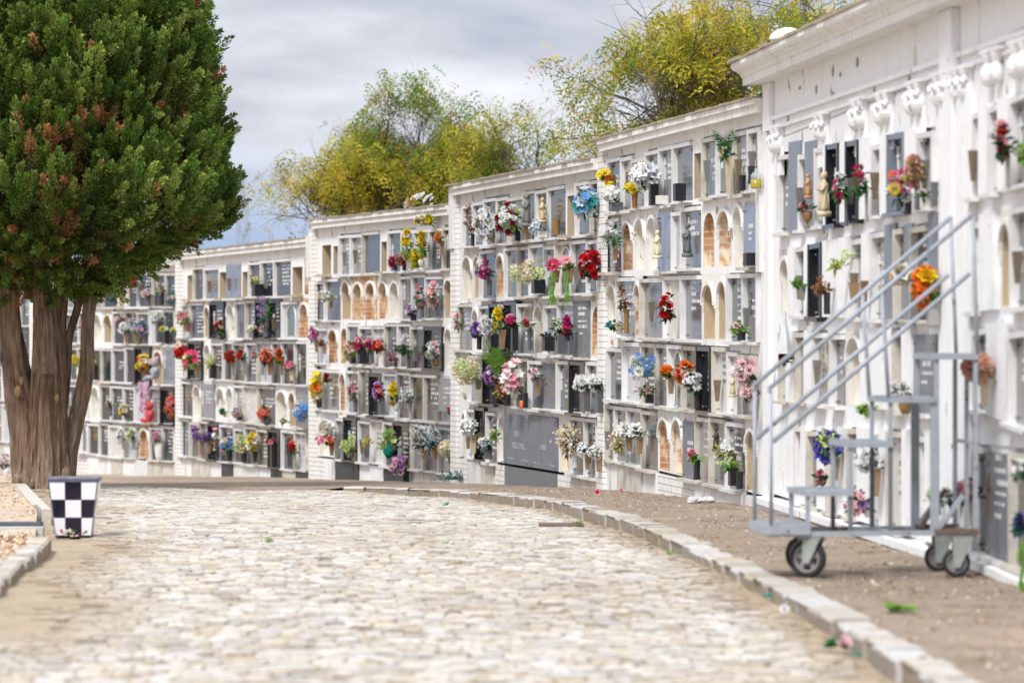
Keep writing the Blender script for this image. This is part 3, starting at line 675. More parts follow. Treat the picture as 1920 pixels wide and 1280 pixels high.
# cobbles: one low domed stone each, a few sunk under the sand at the left margin
vv = []; ff = []; cc = []
pal = [srgb(220, 214, 206), srgb(208, 201, 189), srgb(212, 210, 207), srgb(196, 183, 162), srgb(224, 221, 216), srgb(202, 192, 174), srgb(188, 179, 166), srgb(204, 203, 204)]
y = 14.0; r_ = 0
def sandy(x, y):
    d = x-left_x(y); k = (.9-d/1.3)*min(1, max(0, (y-18.5)/4.5))
    dk = (kerb_x(y)-x)
    k2 = .85-dk/.5 if dk < .5 else 0
    w = math.sin(x*1.7+y*.31)*.28+math.sin(x*.6-y*.83+2)*.25+math.sin(y*2.3+x*3.1)*.12
    return max(k+w*.7, k2+w*.4)
while y < 66:
    dy = R.uniform(.065, .115); x = left_x(y)-.3+R.uniform(0, .2); xe = kerb_x(y)-.05
    while x < xe:
        dx = R.uniform(.07, .18); sd = sandy(x+dx/2, y)
        if sd < .62+R.uniform(-.18, .18) and R.random() > .05:
            o = len(vv); h = .011-max(0, sd)*.012+R.uniform(-.004, .004); z = zr(y)
            wob = .06*math.sin(x*1.9)+.05*math.sin(x*.7+y*.4)+R.uniform(-.02, .02); z += und(x, y); g = R.uniform(.001, .008)
            j = lambda: R.uniform(-.014, .014)
            q = [(x+g+j(), y+g+j()), (x+dx-g+j(), y+g+j()), (x+dx-g+j(), y+dy-g+j()), (x+g+j(), y+dy-g+j())]
            ctr = (x+dx/2, y+dy/2)
            sh = lambda p, t: (ctr[0]+(p[0]-ctr[0])*t, ctr[1]+(p[1]-ctr[1])*t+wob)
            for t, hh in ((1, -.02), (.97, h*.55), (.72, h*.95)):
                for p in q:
                    s2 = sh(p, t); vv.append((s2[0], s2[1], z+hh))
            vv.append((ctr[0], ctr[1]+wob, z+h))
            for k in (0, 4):
                for i in range(4): ff.append((o+k+i, o+k+(i+1) % 4, o+k+4+(i+1) % 4, o+k+4+i))
            for i in range(4): ff.append((o+8+i, o+8+(i+1) % 4, o+12, o+12))
            c = pal[int(R.random()**1.3*len(pal))]; t = min(1, max(0, sd)*1.3+R.random()*.12); s_ = (.42, .335, .235); b = R.uniform(.80, 1.08)*(R.uniform(.45, .75) if R.random() < .12 else 1)
            c = tuple((c[i]*(1-t)*(.89, .870, .835)[i]+s_[i]*t)*b for i in range(3)); side = tuple(.45*c[i]+.55*(.27, .20, .13)[i] for i in range(3))
            cc += [side]*4+[c]*8
        x += dx
    y += dy*.93; r_ += 1
me = bpy.data.meshes.new("cobbles"); me.from_pydata(vv, [], [f[:3] if f[2] == f[3] else f for f in ff]); me.materials.append(M["cobble"])
a = me.attributes.new("Col", "FLOAT_COLOR", "FACE"); ca = np.ones((len(ff), 4), np.float32); ca[:, :3] = cc; a.data.foreach_set("color", ca.ravel())
o = bpy.data.objects.new("cobbles", me); col.objects.link(o); tag(o, kind="structure")
# kerbs: rough stones set on edge
def kerb(line, side, wid, name, zf, hgt, warm=1.0):
    mb = MB(); i = 0; pts = resample(line, .05); n = len(pts)-1; base = [srgb(196, 191, 183), srgb(192, 185, 173), srgb(199, 196, 191), srgb(194, 186, 174), srgb(186, 179, 168), srgb(184, 172, 152)]
    while i < n-4:
        st = R.randint(4, 10); j = min(n, i+st); a, b = pts[i], pts[j]; d = Vector((b.x-a.x, b.y-a.y, 0))
        if d.length < .1: break
        d.normalize(); p = Vector((d.y, -d.x, 0))*side; w = wid*R.uniform(.82, 1.12); back = R.uniform(-.016, .016); c = R.choice(base); f_ = R.uniform(.92, 1.05); c = (c[0]*f_*warm, c[1]*f_*(1+(warm-1)*.5), c[2]*f_)
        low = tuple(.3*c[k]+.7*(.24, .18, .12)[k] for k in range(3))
        za, zb_ = zf(a.y)+R.uniform(.0, .014), zf(b.y)+R.uniform(.0, .014); g = .006; sk = R.uniform(-.06, .06)
        A = a+d*g-p*back; B = b-d*g-p*back; A2 = A+p*w+d*sk; B2 = B+p*w+d*sk
        lo = hgt+.06
        def P(q, z): return (q.x, q.y, z)
        e = .018
        v = [P(A, za-lo), P(B, zb_-lo), P(B, zb_-e), P(A, za-e), P(A+p*e, za), P(B+p*e, zb_), P(B2-p*e, zb_), P(A2-p*e, za), P(A2, za-e), P(B2, zb_-e), P(B2, zb_-lo), P(A2, za-lo)]
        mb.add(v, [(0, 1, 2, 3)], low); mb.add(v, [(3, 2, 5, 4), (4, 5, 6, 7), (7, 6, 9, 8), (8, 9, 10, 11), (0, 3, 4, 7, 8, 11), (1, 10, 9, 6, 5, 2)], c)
        i = j
    o = mb.build(name, "kerb"); tag(o, kind="structure"); return o
kerb([p for p in kline if p.y < 44.2], 1 if kline[0].y < kline[-1].y else -1, .22, "kerb", zg, ROAD)
kerb(bl, -1, .17, "kerb", zg, ROAD, 1.08)
# gravel bed on the left
def bed(name, ya, yb, dz, mat, inset=.2):
    ys = np.arange(ya, yb, .3); v = []; nx = 10
    for y in ys:
        x1 = left_x(y)-inset
        for i in range(nx): v.append((x1-12*(i/(nx-1))**1.5, y, zg(y)+dz+NR.normal()*.012))
    f = np.array([(j*nx+i, (j+1)*nx+i, (j+1)*nx+i+1, j*nx+i+1) for j in range(len(ys)-1) for i in range(nx-1)])
    tag(np_mesh(name, np.array(v), f, np.full((len(f), 3), .5), mat, None, True), kind="structure")
bed("gravel_bed", 12, yb1-.2, -.02, "gravel"); bed("gravel_bed", yb1+.1, yc1+6, .01, "gravel", .12)
# pale flat kerb slabs edging the tree bed, and the dark grave edging between the beds
mb = MB()
for a, b in zip(cl[:-1:4], cl[4::4]+[cl[-1]]):
    d = (b-a).normalized(); p = Vector((-d.y, d.x, 0))
    mb.add([(q.x, q.y, zg(q.y)+z) for z in (-.15, .035) for q in (a, b-d*.02, b-d*.02+p*.12, a+p*.12)], [(4, 5, 6, 7), (0, 1, 5, 4), (3, 2, 6, 7), (0, 3, 7, 4), (1, 2, 6, 5)], srgb(206, 198, 184))
tag(mb.build("kerb", "kerb"), kind="structure")
mb = MB(); a = ground(70, 993); mb.box(a.x-9, a.x+.02, a.y, a.y+.22, zg(a.y)-.1, zg(a.y)+.055, srgb(82, 86, 92)); mb.box(a.x-9, a.x+.06, a.y-.16, a.y-.005, zg(a.y)-.1, zg(a.y)+.028, srgb(196, 194, 190))
tag(mb.build("grave_edging", "stone"), "dark low stone edging across the gravel beside the checked bin", "edging")
# loose stones on the pavement and on the beds: far too many to count, one mesh each
def scatter(name, n, pos, c0, size):
    v = []; f = []; c = []
    for _ in range(n):
        x, y = pos(); z = zg(y); r = size*R.uniform(.5, 1.6)*R.choice([.6, .8, 1, 1.4]); o = len(v); a = R.uniform(0, 3)
        v += [(x+r*math.cos(a+k*2*math.pi/5)*R.uniform(.7, 1.2), y+r*math.sin(a+k*2*math.pi/5)*R.uniform(.7, 1.2), z-.005) for k in range(5)]+[(x, y, z+r*R.uniform(.5, .9))]
        f += [(o+k, o+(k+1) % 5, o+5) for k in range(5)]; k_ = R.choice(c0); g = R.uniform(.75, 1.15); c += [tuple(q*g for q in k_)]*5
    tag(np_mesh(name, np.array(v), np.array(f), np.array(c), "kerb"), kind="stuff")
def on_walk():
    y = 16+26*R.random()**1.2; x = kerb_x(y)+.2+R.random()**.8*2.6; return x, y
def on_bed():
    y = 22+26*R.random(); return left_x(y)-.14-R.random()**1.3*1.5, y
scatter("loose_grit", 9000, on_walk, [srgb(180, 162, 142), srgb(196, 188, 178), srgb(140, 118, 96), srgb(160, 142, 122), srgb(156, 128, 104), srgb(120, 100, 82)], .0085)
scatter("bed_pebbles", 8500, on_bed, [srgb(206, 180, 150), srgb(226, 212, 192), srgb(180, 148, 112), srgb(196, 160, 122), srgb(150, 116, 84)], .019)
v = []; f = []; c = []
for _ in range(900):                              # dry leaves and petals blown along the wall foot and gutter
    y = 16+28*R.random()**1.1; x = kerb_x(y)+(R.uniform(.2, 2.4) if R.random() < .6 else R.gauss(-.12, .10)); z = (zg(y) if x > kerb_x(y)+.2 else zr(y)+.012)+.006; r = R.uniform(.012, .03); a = R.uniform(0, 6.3); o = len(v)
    for k in range(4): v.append((x+r*math.cos(a+k*1.5708)*(1 if k % 2 else .45), y+r*math.sin(a+k*1.5708)*(1 if k % 2 else .45), z+R.uniform(0, .012)))
    f.append((o, o+1, o+2, o+3)); c.append(R.choice([(.24, .14, .06), (.32, .20, .09), (.18, .11, .06), (.40, .28, .13), (.30, .24, .10)]))
tag(np_mesh("dry_leaves", np.array(v), np.array(f), np.array(c), "leaf"), kind="stuff")
# heap of earth at the foot of the cypress
mb = MB(); q = ground(20, 905)
for i in range(16): mb.ball((q.x-1.3+i*.115+R.uniform(-.1, .1), q.y-.2+R.uniform(-.3, .3), q.z-.02), (R.uniform(.14, .3), .25, R.uniform(.06, .17)), 8, (.42, .32, .21), 0, .12)
tag(mb.build("earth_heap", "gravel"), "low heap of ochre earth at the foot of the cypress", "earth heap")

# ---------------------------------------------------------------- litter bin with checked tiles
def frustum_face(mb, A, B, C_, D, c, off): pass
b0 = ground(140, 1006, ROAD); root = empty("litter_bin", (b0.x, b0.y, b0.z), .04)
tag(root, "tapered litter bin tiled in navy and white checks, at the kerb corner", "litter bin")
s_ = b0.y/F; hb = 108*s_; wt, wb_ = 92*s_/2, 66*s_/2; dt, db = wt*.9, wb_*.9
M["tile_w"] = mat_plain("white_glazed_tile", (.80, .80, .82), .12, var=.04, scale=8); M["tile_n"] = mat_plain("navy_glazed_tile", (.010, .011, .030), .10, var=.3, scale=5)
M["grout"] = mat_plain("blue_grout", (.30, .30, .36), .8, var=.2); M["rim"] = mat_plain("rim_tile", (.34, .34, .40), .2, var=.35, scale=12); M["rimb"] = mat_plain("violet_rim", (.10, .10, .16), .2, var=.2)
mb = MB(); v = [(-wb_, -db, 0), (wb_, -db, 0), (wb_, db, 0), (-wb_, db, 0), (-wt, -dt, hb), (wt, -dt, hb), (wt, dt, hb), (-wt, dt, hb)]
mb.add(v, [(0, 1, 5, 4), (1, 2, 6, 5), (2, 3, 7, 6), (3, 0, 4, 7), (3, 2, 1, 0), (4, 5, 6, 7)]); mb.build("body", "grout", root)
for side in range(4):
    for r in range(3):
        for c_ in range(3):
            mb = MB(); t0, t1 = .045+r*.31, .045+(r+1)*.31-.012; navy = (r+c_) % 2 == 1
            def P(a, t, o=.004):
                w = wb_+(wt-wb_)*t; d = db+(dt-db)*t; ii = a*2-1
                p = {0: (ii*w, -d-o), 1: (w+o, ii*d), 2: (-ii*w, d+o), 3: (-w-o, -ii*d)}[side]
                return (p[0], p[1], t*hb)
            # centre column keeps its width, the outer tiles taper
            e = lambda k, t: {0: .012, 1: .5-.163*(wt/(wb_+(wt-wb_)*t)), 2: .5+.163*(wt/(wb_+(wt-wb_)*t)), 3: .988}[k]
            pts = [P(e(c_, t0)+.006, t0), P(e(c_+1, t0)-.006, t0), P(e(c_+1, t1)-.006, t1), P(e(c_, t1)+.006, t1)]
            mb.add(pts, [(0, 1, 2, 3)]); mb.build("tile", "tile_n" if navy else "tile_w", root)
    mb = MB(); pts = [P(.01, .0, .004), P(.99, .0, .004), P(.99, .036, .004), P(.01, .036, .004)]; mb.add(pts, [(0, 1, 2, 3)]); mb.build("base_tile", "tile_n", root)
mb = MB(); mb.box(-wt-.008, wt+.008, -dt-.008, dt+.008, hb-.012, hb+.012); mb.build("rim_band", "rimb", root)
mb = MB()
for a in range(3):
    for b in range(3):
        if a == 1 and b == 1: continue
        mb.box(-wt+a*wt*2/3+.004, -wt+(a+1)*wt*2/3-.004, -dt+b*dt*2/3+.004, -dt+(b+1)*dt*2/3-.004, hb+.012, hb+.018)
mb.build("rim_tile", "rim", root)

# ---------------------------------------------------------------- the wheeled steel stairs
g0 = ground(1437, 1084); root = empty("rolling_stairs", (g0.x, g0.y, g0.z), math.radians(6.0))
tag(root, "grey painted steel stairs on wheels with handrails, parked by the corniced wall", "steel stairs")
sc_ = F/g0.y; W_ = .62
X = lambda px: (px-1437)/sc_*1.0055
H = lambda py: (1084-py)/sc_
M["paint"] = mat_plain("grey_blue_paint", srgb(160, 167, 175), .45, .0, var=.22, scale=14, rust=.385); M["rust"] = mat_plain("rusty_steel", (.20, .13, .10), .85, var=.5, scale=25)
M["rubber"] = mat_plain("tyre_rubber", (.025, .025, .026), .75, var=.4, scale=30); M["rimgrey"] = mat_plain("grey_wheel_rim", (.30, .28, .27), .5, .2, var=.35, scale=20, rust=.35); M["fork"] = mat_plain("dull_zinc", (.37, .40, .37), .5, .3, var=.3, scale=14, rust=.3)
fr = MB(); q = .030; hb_ = H(1001)
for y in (q/2, W_-q/2):
    fr.bar((X(1437)+.02, y, hb_), (X(1838), y, hb_), q)
for x in (X(1437)+.03, X(1517), X(1675), X(1838)): fr.bar((x, 0.03, hb_), (x, W_-.03, hb_), q*.95)
treads = [(1437, 1519, 984), (1511, 1600, 920), (1592, 1676, 829), (1668, 1756, 745), (1756, 1838, 664)]
for i, (a, b, yy) in enumerate(treads):
    if i == 0: continue
    for px in ((a+5), (b-3)):
        for y in (q/2, W_-q/2):
            fr.bar((X(px), y, hb_+.01), (X(px), y, H(yy)-.03), q*.9)
for px in (1800,): fr.bar((X(1838), W_*.5, hb_), (X(1838), W_*.5, H(672)), q*.85)
fr.bar((X(1838), .02, H(832)), (X(1838), W_-.02, H(832)), q*.8)
for y in (.02, W_-.02): fr.bar((X(1762), y, hb_+.02), (X(1812), y, H(930)), .028)
fr.build("frame", "paint", root)
for i, (a, b, yy) in enumerate(treads):
    mb = MB(); x0, x1, z = X(a-2), X(b+1), H(yy); th = .06 if i == 0 else .034
    mb.box(x0, x1, -.012, W_+.012, z-.006, z); mb.box(x0, x1, -.014, .014, z-th, z-.0065); mb.box(x0, x1, W_-.014, W_+.014, z-th, z-.0065)
    mb.box(x0-.001, x0+.026, .0145, W_-.0145, z-th, z-.0065); mb.box(x1-.026, x1+.001, .0145, W_-.0145, z-th, z-.0065)
    for k in range(1, 7): mb.box(x0+.01, x1-.01, W_*k/7-.004, W_*k/7+.004, z, z+.004)
    mb.build("tread", "paint", root)
for y in (.0, W_):
    mb = MB(); r = .0150
    top = [(X(1441), y, H(729)), (X(1828), y, H(401))]; low = [(X(1449), y, H(828)), (X(1823), y, H(512))]
    on = lambda seg, px: tuple(seg[0][k]+(seg[1][k]-seg[0][k])*((X(px)-seg[0][0])/(seg[1][0]-seg[0][0])) for k in range(3))
    mb.tube(top, r, 8); mb.tube(low, r, 8)
    mb.tube([(X(1446), y, H(988)), (X(1446), y, H(735)), ], r*.9, 8); mb.tube([(X(1446), y, H(735)), (X(1441), y, H(729))], r, 8)
    b1 = on(top, 1655); mb.tube([(X(1669), y, H(752)), on(low, 1662), b1], r*.9, 8)
    mb.tube([(X(1838), y, H(664)), (X(1834), y, H(560)), (X(1828), y, H(401))], r*.9, 8)
    mb.build("handrail", "paint", root, True)
for y, y2 in ((.01, .05), (W_-.01, W_-.05)):
    mb = MB(); mb.bar((X(1756), y, hb_+.012), (X(1842), y, hb_+.012), .045, .03); mb.bar((X(1765), y2, hb_), (X(1815), y2, H(925)), .026); mb.build("rusty_brace", "rust", root)
def wheel(cx, cy, r, wd, yaw, spokes, ftype, htop):
    w = empty("wheel", (cx, cy, r), yaw); w.parent = root
    t = MB(); prof = []
    n = 24
    def ring(rr, yy): return [(rr*math.cos(2*math.pi*i/n), yy, rr*math.sin(2*math.pi*i/n)) for i in range(n)]
    prof = [(r*.70, -wd*.45), (r*.86, -wd*.5), (r*.97, -wd*.36), (r, 0), (r*.97, wd*.36), (r*.86, wd*.5), (r*.70, wd*.45)]
    vs = [p for a in prof for p in ring(*a)]; k = len(prof)
    t.add(vs, [(i*n+j, i*n+(j+1) % n, ((i+1) % k)*n+(j+1) % n, ((i+1) % k)*n+j) for i in range(k) for j in range(n)]); t.build("tyre", "rubber", w, True)
    m_ = MB()
    if spokes:
        for i in range(5):
            a = 2*math.pi*i/5+.3; m_.bar((0, 0, 0), (r*.68*math.cos(a), 0, r*.68*math.sin(a)), .032, wd*.55)
        vs = [p for a in ((r*.60, -wd*.42), (r*.71, -wd*.46), (r*.71, wd*.46), (r*.60, wd*.42)) for p in ring(*a)]
        m_.add(vs, [(i*n+j, i*n+(j+1) % n, ((i+1) % 4)*n+(j+1) % n, ((i+1) % 4)*n+j) for i in range(4) for j in range(n)])
    else:
        vs = [p for a in ((r*.02, -wd*.2), (r*.55, -wd*.24), (r*.60, -wd*.44), (r*.71, -wd*.44), (r*.71, wd*.44), (r*.60, wd*.44), (r*.02, wd*.2)) for p in ring(*a)]
        m_.add(vs, [(i*n+j, i*n+(j+1) % n, (i+1)*n+(j+1) % n, (i+1)*n+j) for i in range(6) for j in range(n)])
    vs = [p for a in ((r*.02, -wd*.62), (r*.2, -wd*.62), (r*.2, wd*.62), (r*.02, wd*.62)) for p in ring(*a)]
    m_.add(vs, [(i*n+j, i*n+(j+1) % n, (i+1)*n+(j+1) % n, (i+1)*n+j) for i in range(3) for j in range(n)])
    m_.build("rim", "rimgrey", w)
    f_ = MB(); off = .05 if ftype else .04; H_ = htop-r
    for sgn in (-1, 1):
        yy = sgn*(wd*.5+.014); a0, a1 = (-.075, .055) if ftype else (-.06, .06)
        f_.add([(x, y, z) for y in (yy-.004, yy+.004) for x, z in ((-.022, -.03), (.022, -.03), (a1+off, H_), (a0+off, H_))], [(0, 1, 2, 3), (7, 6, 5, 4), (0, 4, 5, 1), (1, 5, 6, 2), (2, 6, 7, 3), (3, 7, 4, 0)])
    f_.box(a0+off, a1+off, -wd*.5-.018, wd*.5+.018, H_-.004, H_+.008)
    f_.build("fork", "fork", w)
hb2 = hb_-.016
for y, xo in ((.06, 0), (W_-.14, .045)): wheel(X(1519)+xo, y, .122, .05, math.radians(-34), True, False, hb2-.012)
for y in (.04, W_-.05): wheel(X(1800), y, .091, .06, math.radians(-8), False, True, hb2-.012)
mb = MB()
for x0, x1 in ((X(1519)-.06, X(1519)+.09), (X(1800)-.05, X(1800)+.12)):
    for y in (.06, W_-.06): mb = MB(); mb.box(x0, x1, y-.055, y+.055, hb2-.008, hb2+.002); mb.build("caster_plate", "fork", root)

# ---------------------------------------------------------------- litter and small growth on the ground
def petals(name, label, cat, px, py, c, r, n, road=True, leafc=None):
    g = ground(px, py, ROAD if road else 0); o = empty(name, (g.x, g.y, g.z+(.03 if road else .0))); tag(o, label, cat, )
    mb = MB(); bloom(mb, (0, 0, r*.55), r, c, "rose"); mb.build("bloom", "petal", o)
    if leafc:
        lf = MB()
        for k in range(5): leafblade(lf, (0, 0, .01), (R.uniform(-1, .2), R.uniform(-1, .3), R.uniform(.1, .5)), r*2.2, r*.9, leafc)
        lf.build("leaves", "leaf", o)
# ---------------------------------------------------------------- cloth flowers
PC = dict(W=srgb(242, 242, 240), C=srgb(226, 214, 178), Y=srgb(236, 206, 40), O=srgb(235, 120, 40), R=srgb(200, 22, 30), P=srgb(238, 158, 176), H=srgb(225, 60, 120),
          M=srgb(190, 40, 130), L=srgb(196, 150, 206), V=srgb(140, 84, 178), B=srgb(110, 160, 220), T=srgb(60, 150, 155), G=srgb(120, 160, 70), D=srgb(150, 108, 66),
          E=srgb(238, 128, 104), K=srgb(140, 20, 40), S=srgb(206, 212, 224), I=srgb(80, 70, 170), A=srgb(214, 170, 152), N=srgb(205, 222, 150), F=srgb(246, 205, 208), J=srgb(200, 160, 90))
LC = dict(g=srgb(36, 98, 40), d=srgb(20, 66, 34), l=srgb(104, 150, 50), b=srgb(52, 96, 92), t=srgb(30, 110, 96), n=srgb(120, 90, 54), y=srgb(150, 160, 70), s=srgb(126, 138, 120))
def ortho(d):
    d = Vector(d).normalized(); a = d.cross(Vector((0, 0, 1)) if abs(d.z) < .9 else Vector((1, 0, 0))).normalized(); return d, a, d.cross(a)
def vary(c, k=.12):
    f = 1+R.uniform(-k, k); return tuple(min(.95, max(.004, x*f*(1+R.uniform(-.05, .05)))) for x in c)
def petal(mb, p, d, up, l, w, c):
    d = d.normalized(); s = d.cross(up)
    if s.length < .05: s = d.cross(Vector((.3, .5, .8)))
    s = s.normalized()*w/2; m = p+d*l*.55+up*l*.10; e = p+d*l
    mb.add([tuple(p), tuple(m-s), tuple(e), tuple(m+s)], [(0, 1, 2, 3)], c)
def bloom(mb, ctr, r, c, kind, out=(0, -.6, .6)):
    o, a, b = ortho(out); ctr = Vector(ctr)
    if kind == "mum":                                # round pompom
        for i in range(34):
            z = 1-2*(i+.5)/34; t = i*2.39996; q = math.sqrt(1-z*z); d = a*(q*math.cos(t))+b*(q*math.sin(t))+o*z
            petal(mb, ctr+d*r*.45, (d+o*.35), o, r*.62, r*.42, vary(c))
    elif kind == "hyd":                              # ball of florets
        for i in range(26):
            z = 1-1.7*(i+.5)/26; t = i*2.39996; q = math.sqrt(max(0, 1-z*z)); d = (a*(q*math.cos(t))+b*(q*math.sin(t))+o*z); p = ctr+d*r*.85; cc = vary(c, .18); d2, a2, b2 = ortho(d+Vector((R.uniform(-.3, .3),)*3))
            for k in range(4):
                an = k*math.pi/2+t; petal(mb, p, a2*math.cos(an)+b2*math.sin(an)+d2*.2, d2, r*.30, r*.28, cc)
    elif kind == "lily":
        for k in range(6):
            an = k*math.pi/3+R.uniform(-.15, .15); petal(mb, ctr-o*r*.4, a*math.cos(an)+b*math.sin(an)+o*.55, o, r*1.15, r*.72, vary(c))
        petal(mb, ctr-o*r*.3, o, a, r*.7, r*.16, PC["Y"])
    elif kind == "tiny":
        for i in range(9):
            p = ctr+Vector((R.gauss(0, 1), R.gauss(0, 1), R.gauss(0, 1)))*r*.5; d2, a2, b2 = ortho((R.uniform(-1, 1), R.uniform(-1.5, .3), R.uniform(-.3, 1)))
            for k in range(3):
                an = k*2.1; petal(mb, p, a2*math.cos(an)+b2*math.sin(an), d2, r*.34, r*.3, vary(c, .2))
    elif kind == "daisy":
        for k in range(12):
            an = k*math.pi/6; petal(mb, ctr, a*math.cos(an)+b*math.sin(an)+o*.12, o, r, r*.36, vary(c))
        mb.ball(tuple(ctr+o*r*.05), r*.24, 6, PC["J"])
    else:                                            # rose: three cups of petals
        for ring, (n, tilt, l, w) in enumerate(((7, .25, 1.0, .85), (6, .8, .85, .8), (4, 1.8, .7, .6))):
            cc = tuple(x*(1-.10*ring) for x in c)
            for k in range(n):
                an = 2*math.pi*k/n+ring*.5+R.uniform(-.15, .15); petal(mb, ctr-o*r*.25, a*math.cos(an)+b*math.sin(an)+o*tilt, o, r*l, r*w, vary(cc))
def leafblade(mb, p, d, l, w, c):
    p = Vector(p); d = Vector(d).normalized(); s = d.cross(Vector((R.uniform(-.4, .4), -.5, 1))).normalized()*w/2; dr = Vector((0, 0, -1))
    m = p+d*l*.5; e = p+d*l+dr*l*.18; c = vary(c, .3)
    mb.add([tuple(p), tuple(m-s), tuple(e), tuple(m+s)], [(0, 1, 2), (0, 2, 3)], c)
BASES = 0
def vase_mesh(kind, w, h):
    mb = MB(); mat = "vase"; c = (.5, .5, .5); k, q = (kind+":").split(":")[:2]
    colr = dict(k=srgb(34, 35, 40), w=srgb(226, 222, 214), y=srgb(240, 222, 40), t=srgb(176, 120, 96), g=srgb(136, 104, 58), s=srgb(150, 148, 142), b=srgb(150, 122, 92), r=srgb(160, 158, 152), c=srgb(206, 190, 156), u=srgb(126, 92, 64), x=srgb(92, 94, 98)).get(q, (.3, .3, .3))
    if k == "box":
        mb.box(-w/2, w/2, -w*.4, w*.4, 0, h, colr); mb.box(-w/2+.012, w/2-.012, -w*.4+.012, w*.4-.012, h, h+.003, (.01, .01, .01))
    elif k == "cone":                                # square tapering holder, a near-black sheet under the rim painted as the shaded inside
        a, b = w*.28, w*.5
        v = [(-a, -a, 0), (a, -a, 0), (a, a, 0), (-a, a, 0), (-b, -b, h), (b, -b, h), (b, b, h), (-b, b, h)]
        mb.add(v, [(0, 1, 5, 4), (1, 2, 6, 5), (2, 3, 7, 6), (3, 0, 4, 7), (3, 2, 1, 0)], colr); mb.add([(x*.9, y*.9, h-.004) for x, y, z in v[4:]], [(0, 1, 2, 3)], (.012,)*3)
    elif k == "urn": mb.lathe([(w*.22, 0), (w*.25, h*.06), (w*.1, h*.18), (w*.12, h*.26), (w*.38, h*.5), (w*.5, h*.8), (w*.46, h*.92), (w*.52, h), (w*.42, h*.97)], 14, c=colr)
    elif k == "pot": mb.lathe([(w*.36, 0), (w*.47, h*.82), (w*.52, h*.83), (w*.53, h), (w*.44, h), (w*.42, h*.9)], 14, c=colr)
    elif k == "bowl": mb.lathe([(w*.25, 0), (w*.42, h*.25), (w*.5, h*.7), (w*.5, h), (w*.44, h*.96)], 14, c=colr)
    else: mb.lathe([(w*.42, 0), (w*.44, h*.04), (w*.42, h*.5), (w*.48, h*.97), (w*.49, h), (w*.42, h), (w*.4, h*.9)], 14, c=colr)
    return mb
TIERS = ["top", "second", "middle", "fourth", "bottom"]
USED = {}
def suffix(w, y, x):
    ts = []
    for i, (spec, bot, tp) in enumerate(w.rows):
        (x0, y0), (x1, y1) = bot; ts.append(y0+(y1-y0)*(x-x0)/(x1-x0))
    i = min(range(len(ts)), key=lambda k: (0 if y <= ts[k]+6 else 1, ts[k] if y <= ts[k]+6 else -ts[k]))
    names = TIERS if len(w.rows) == 5 else ["top", "second", "third", "lowest"]
    return names[i]
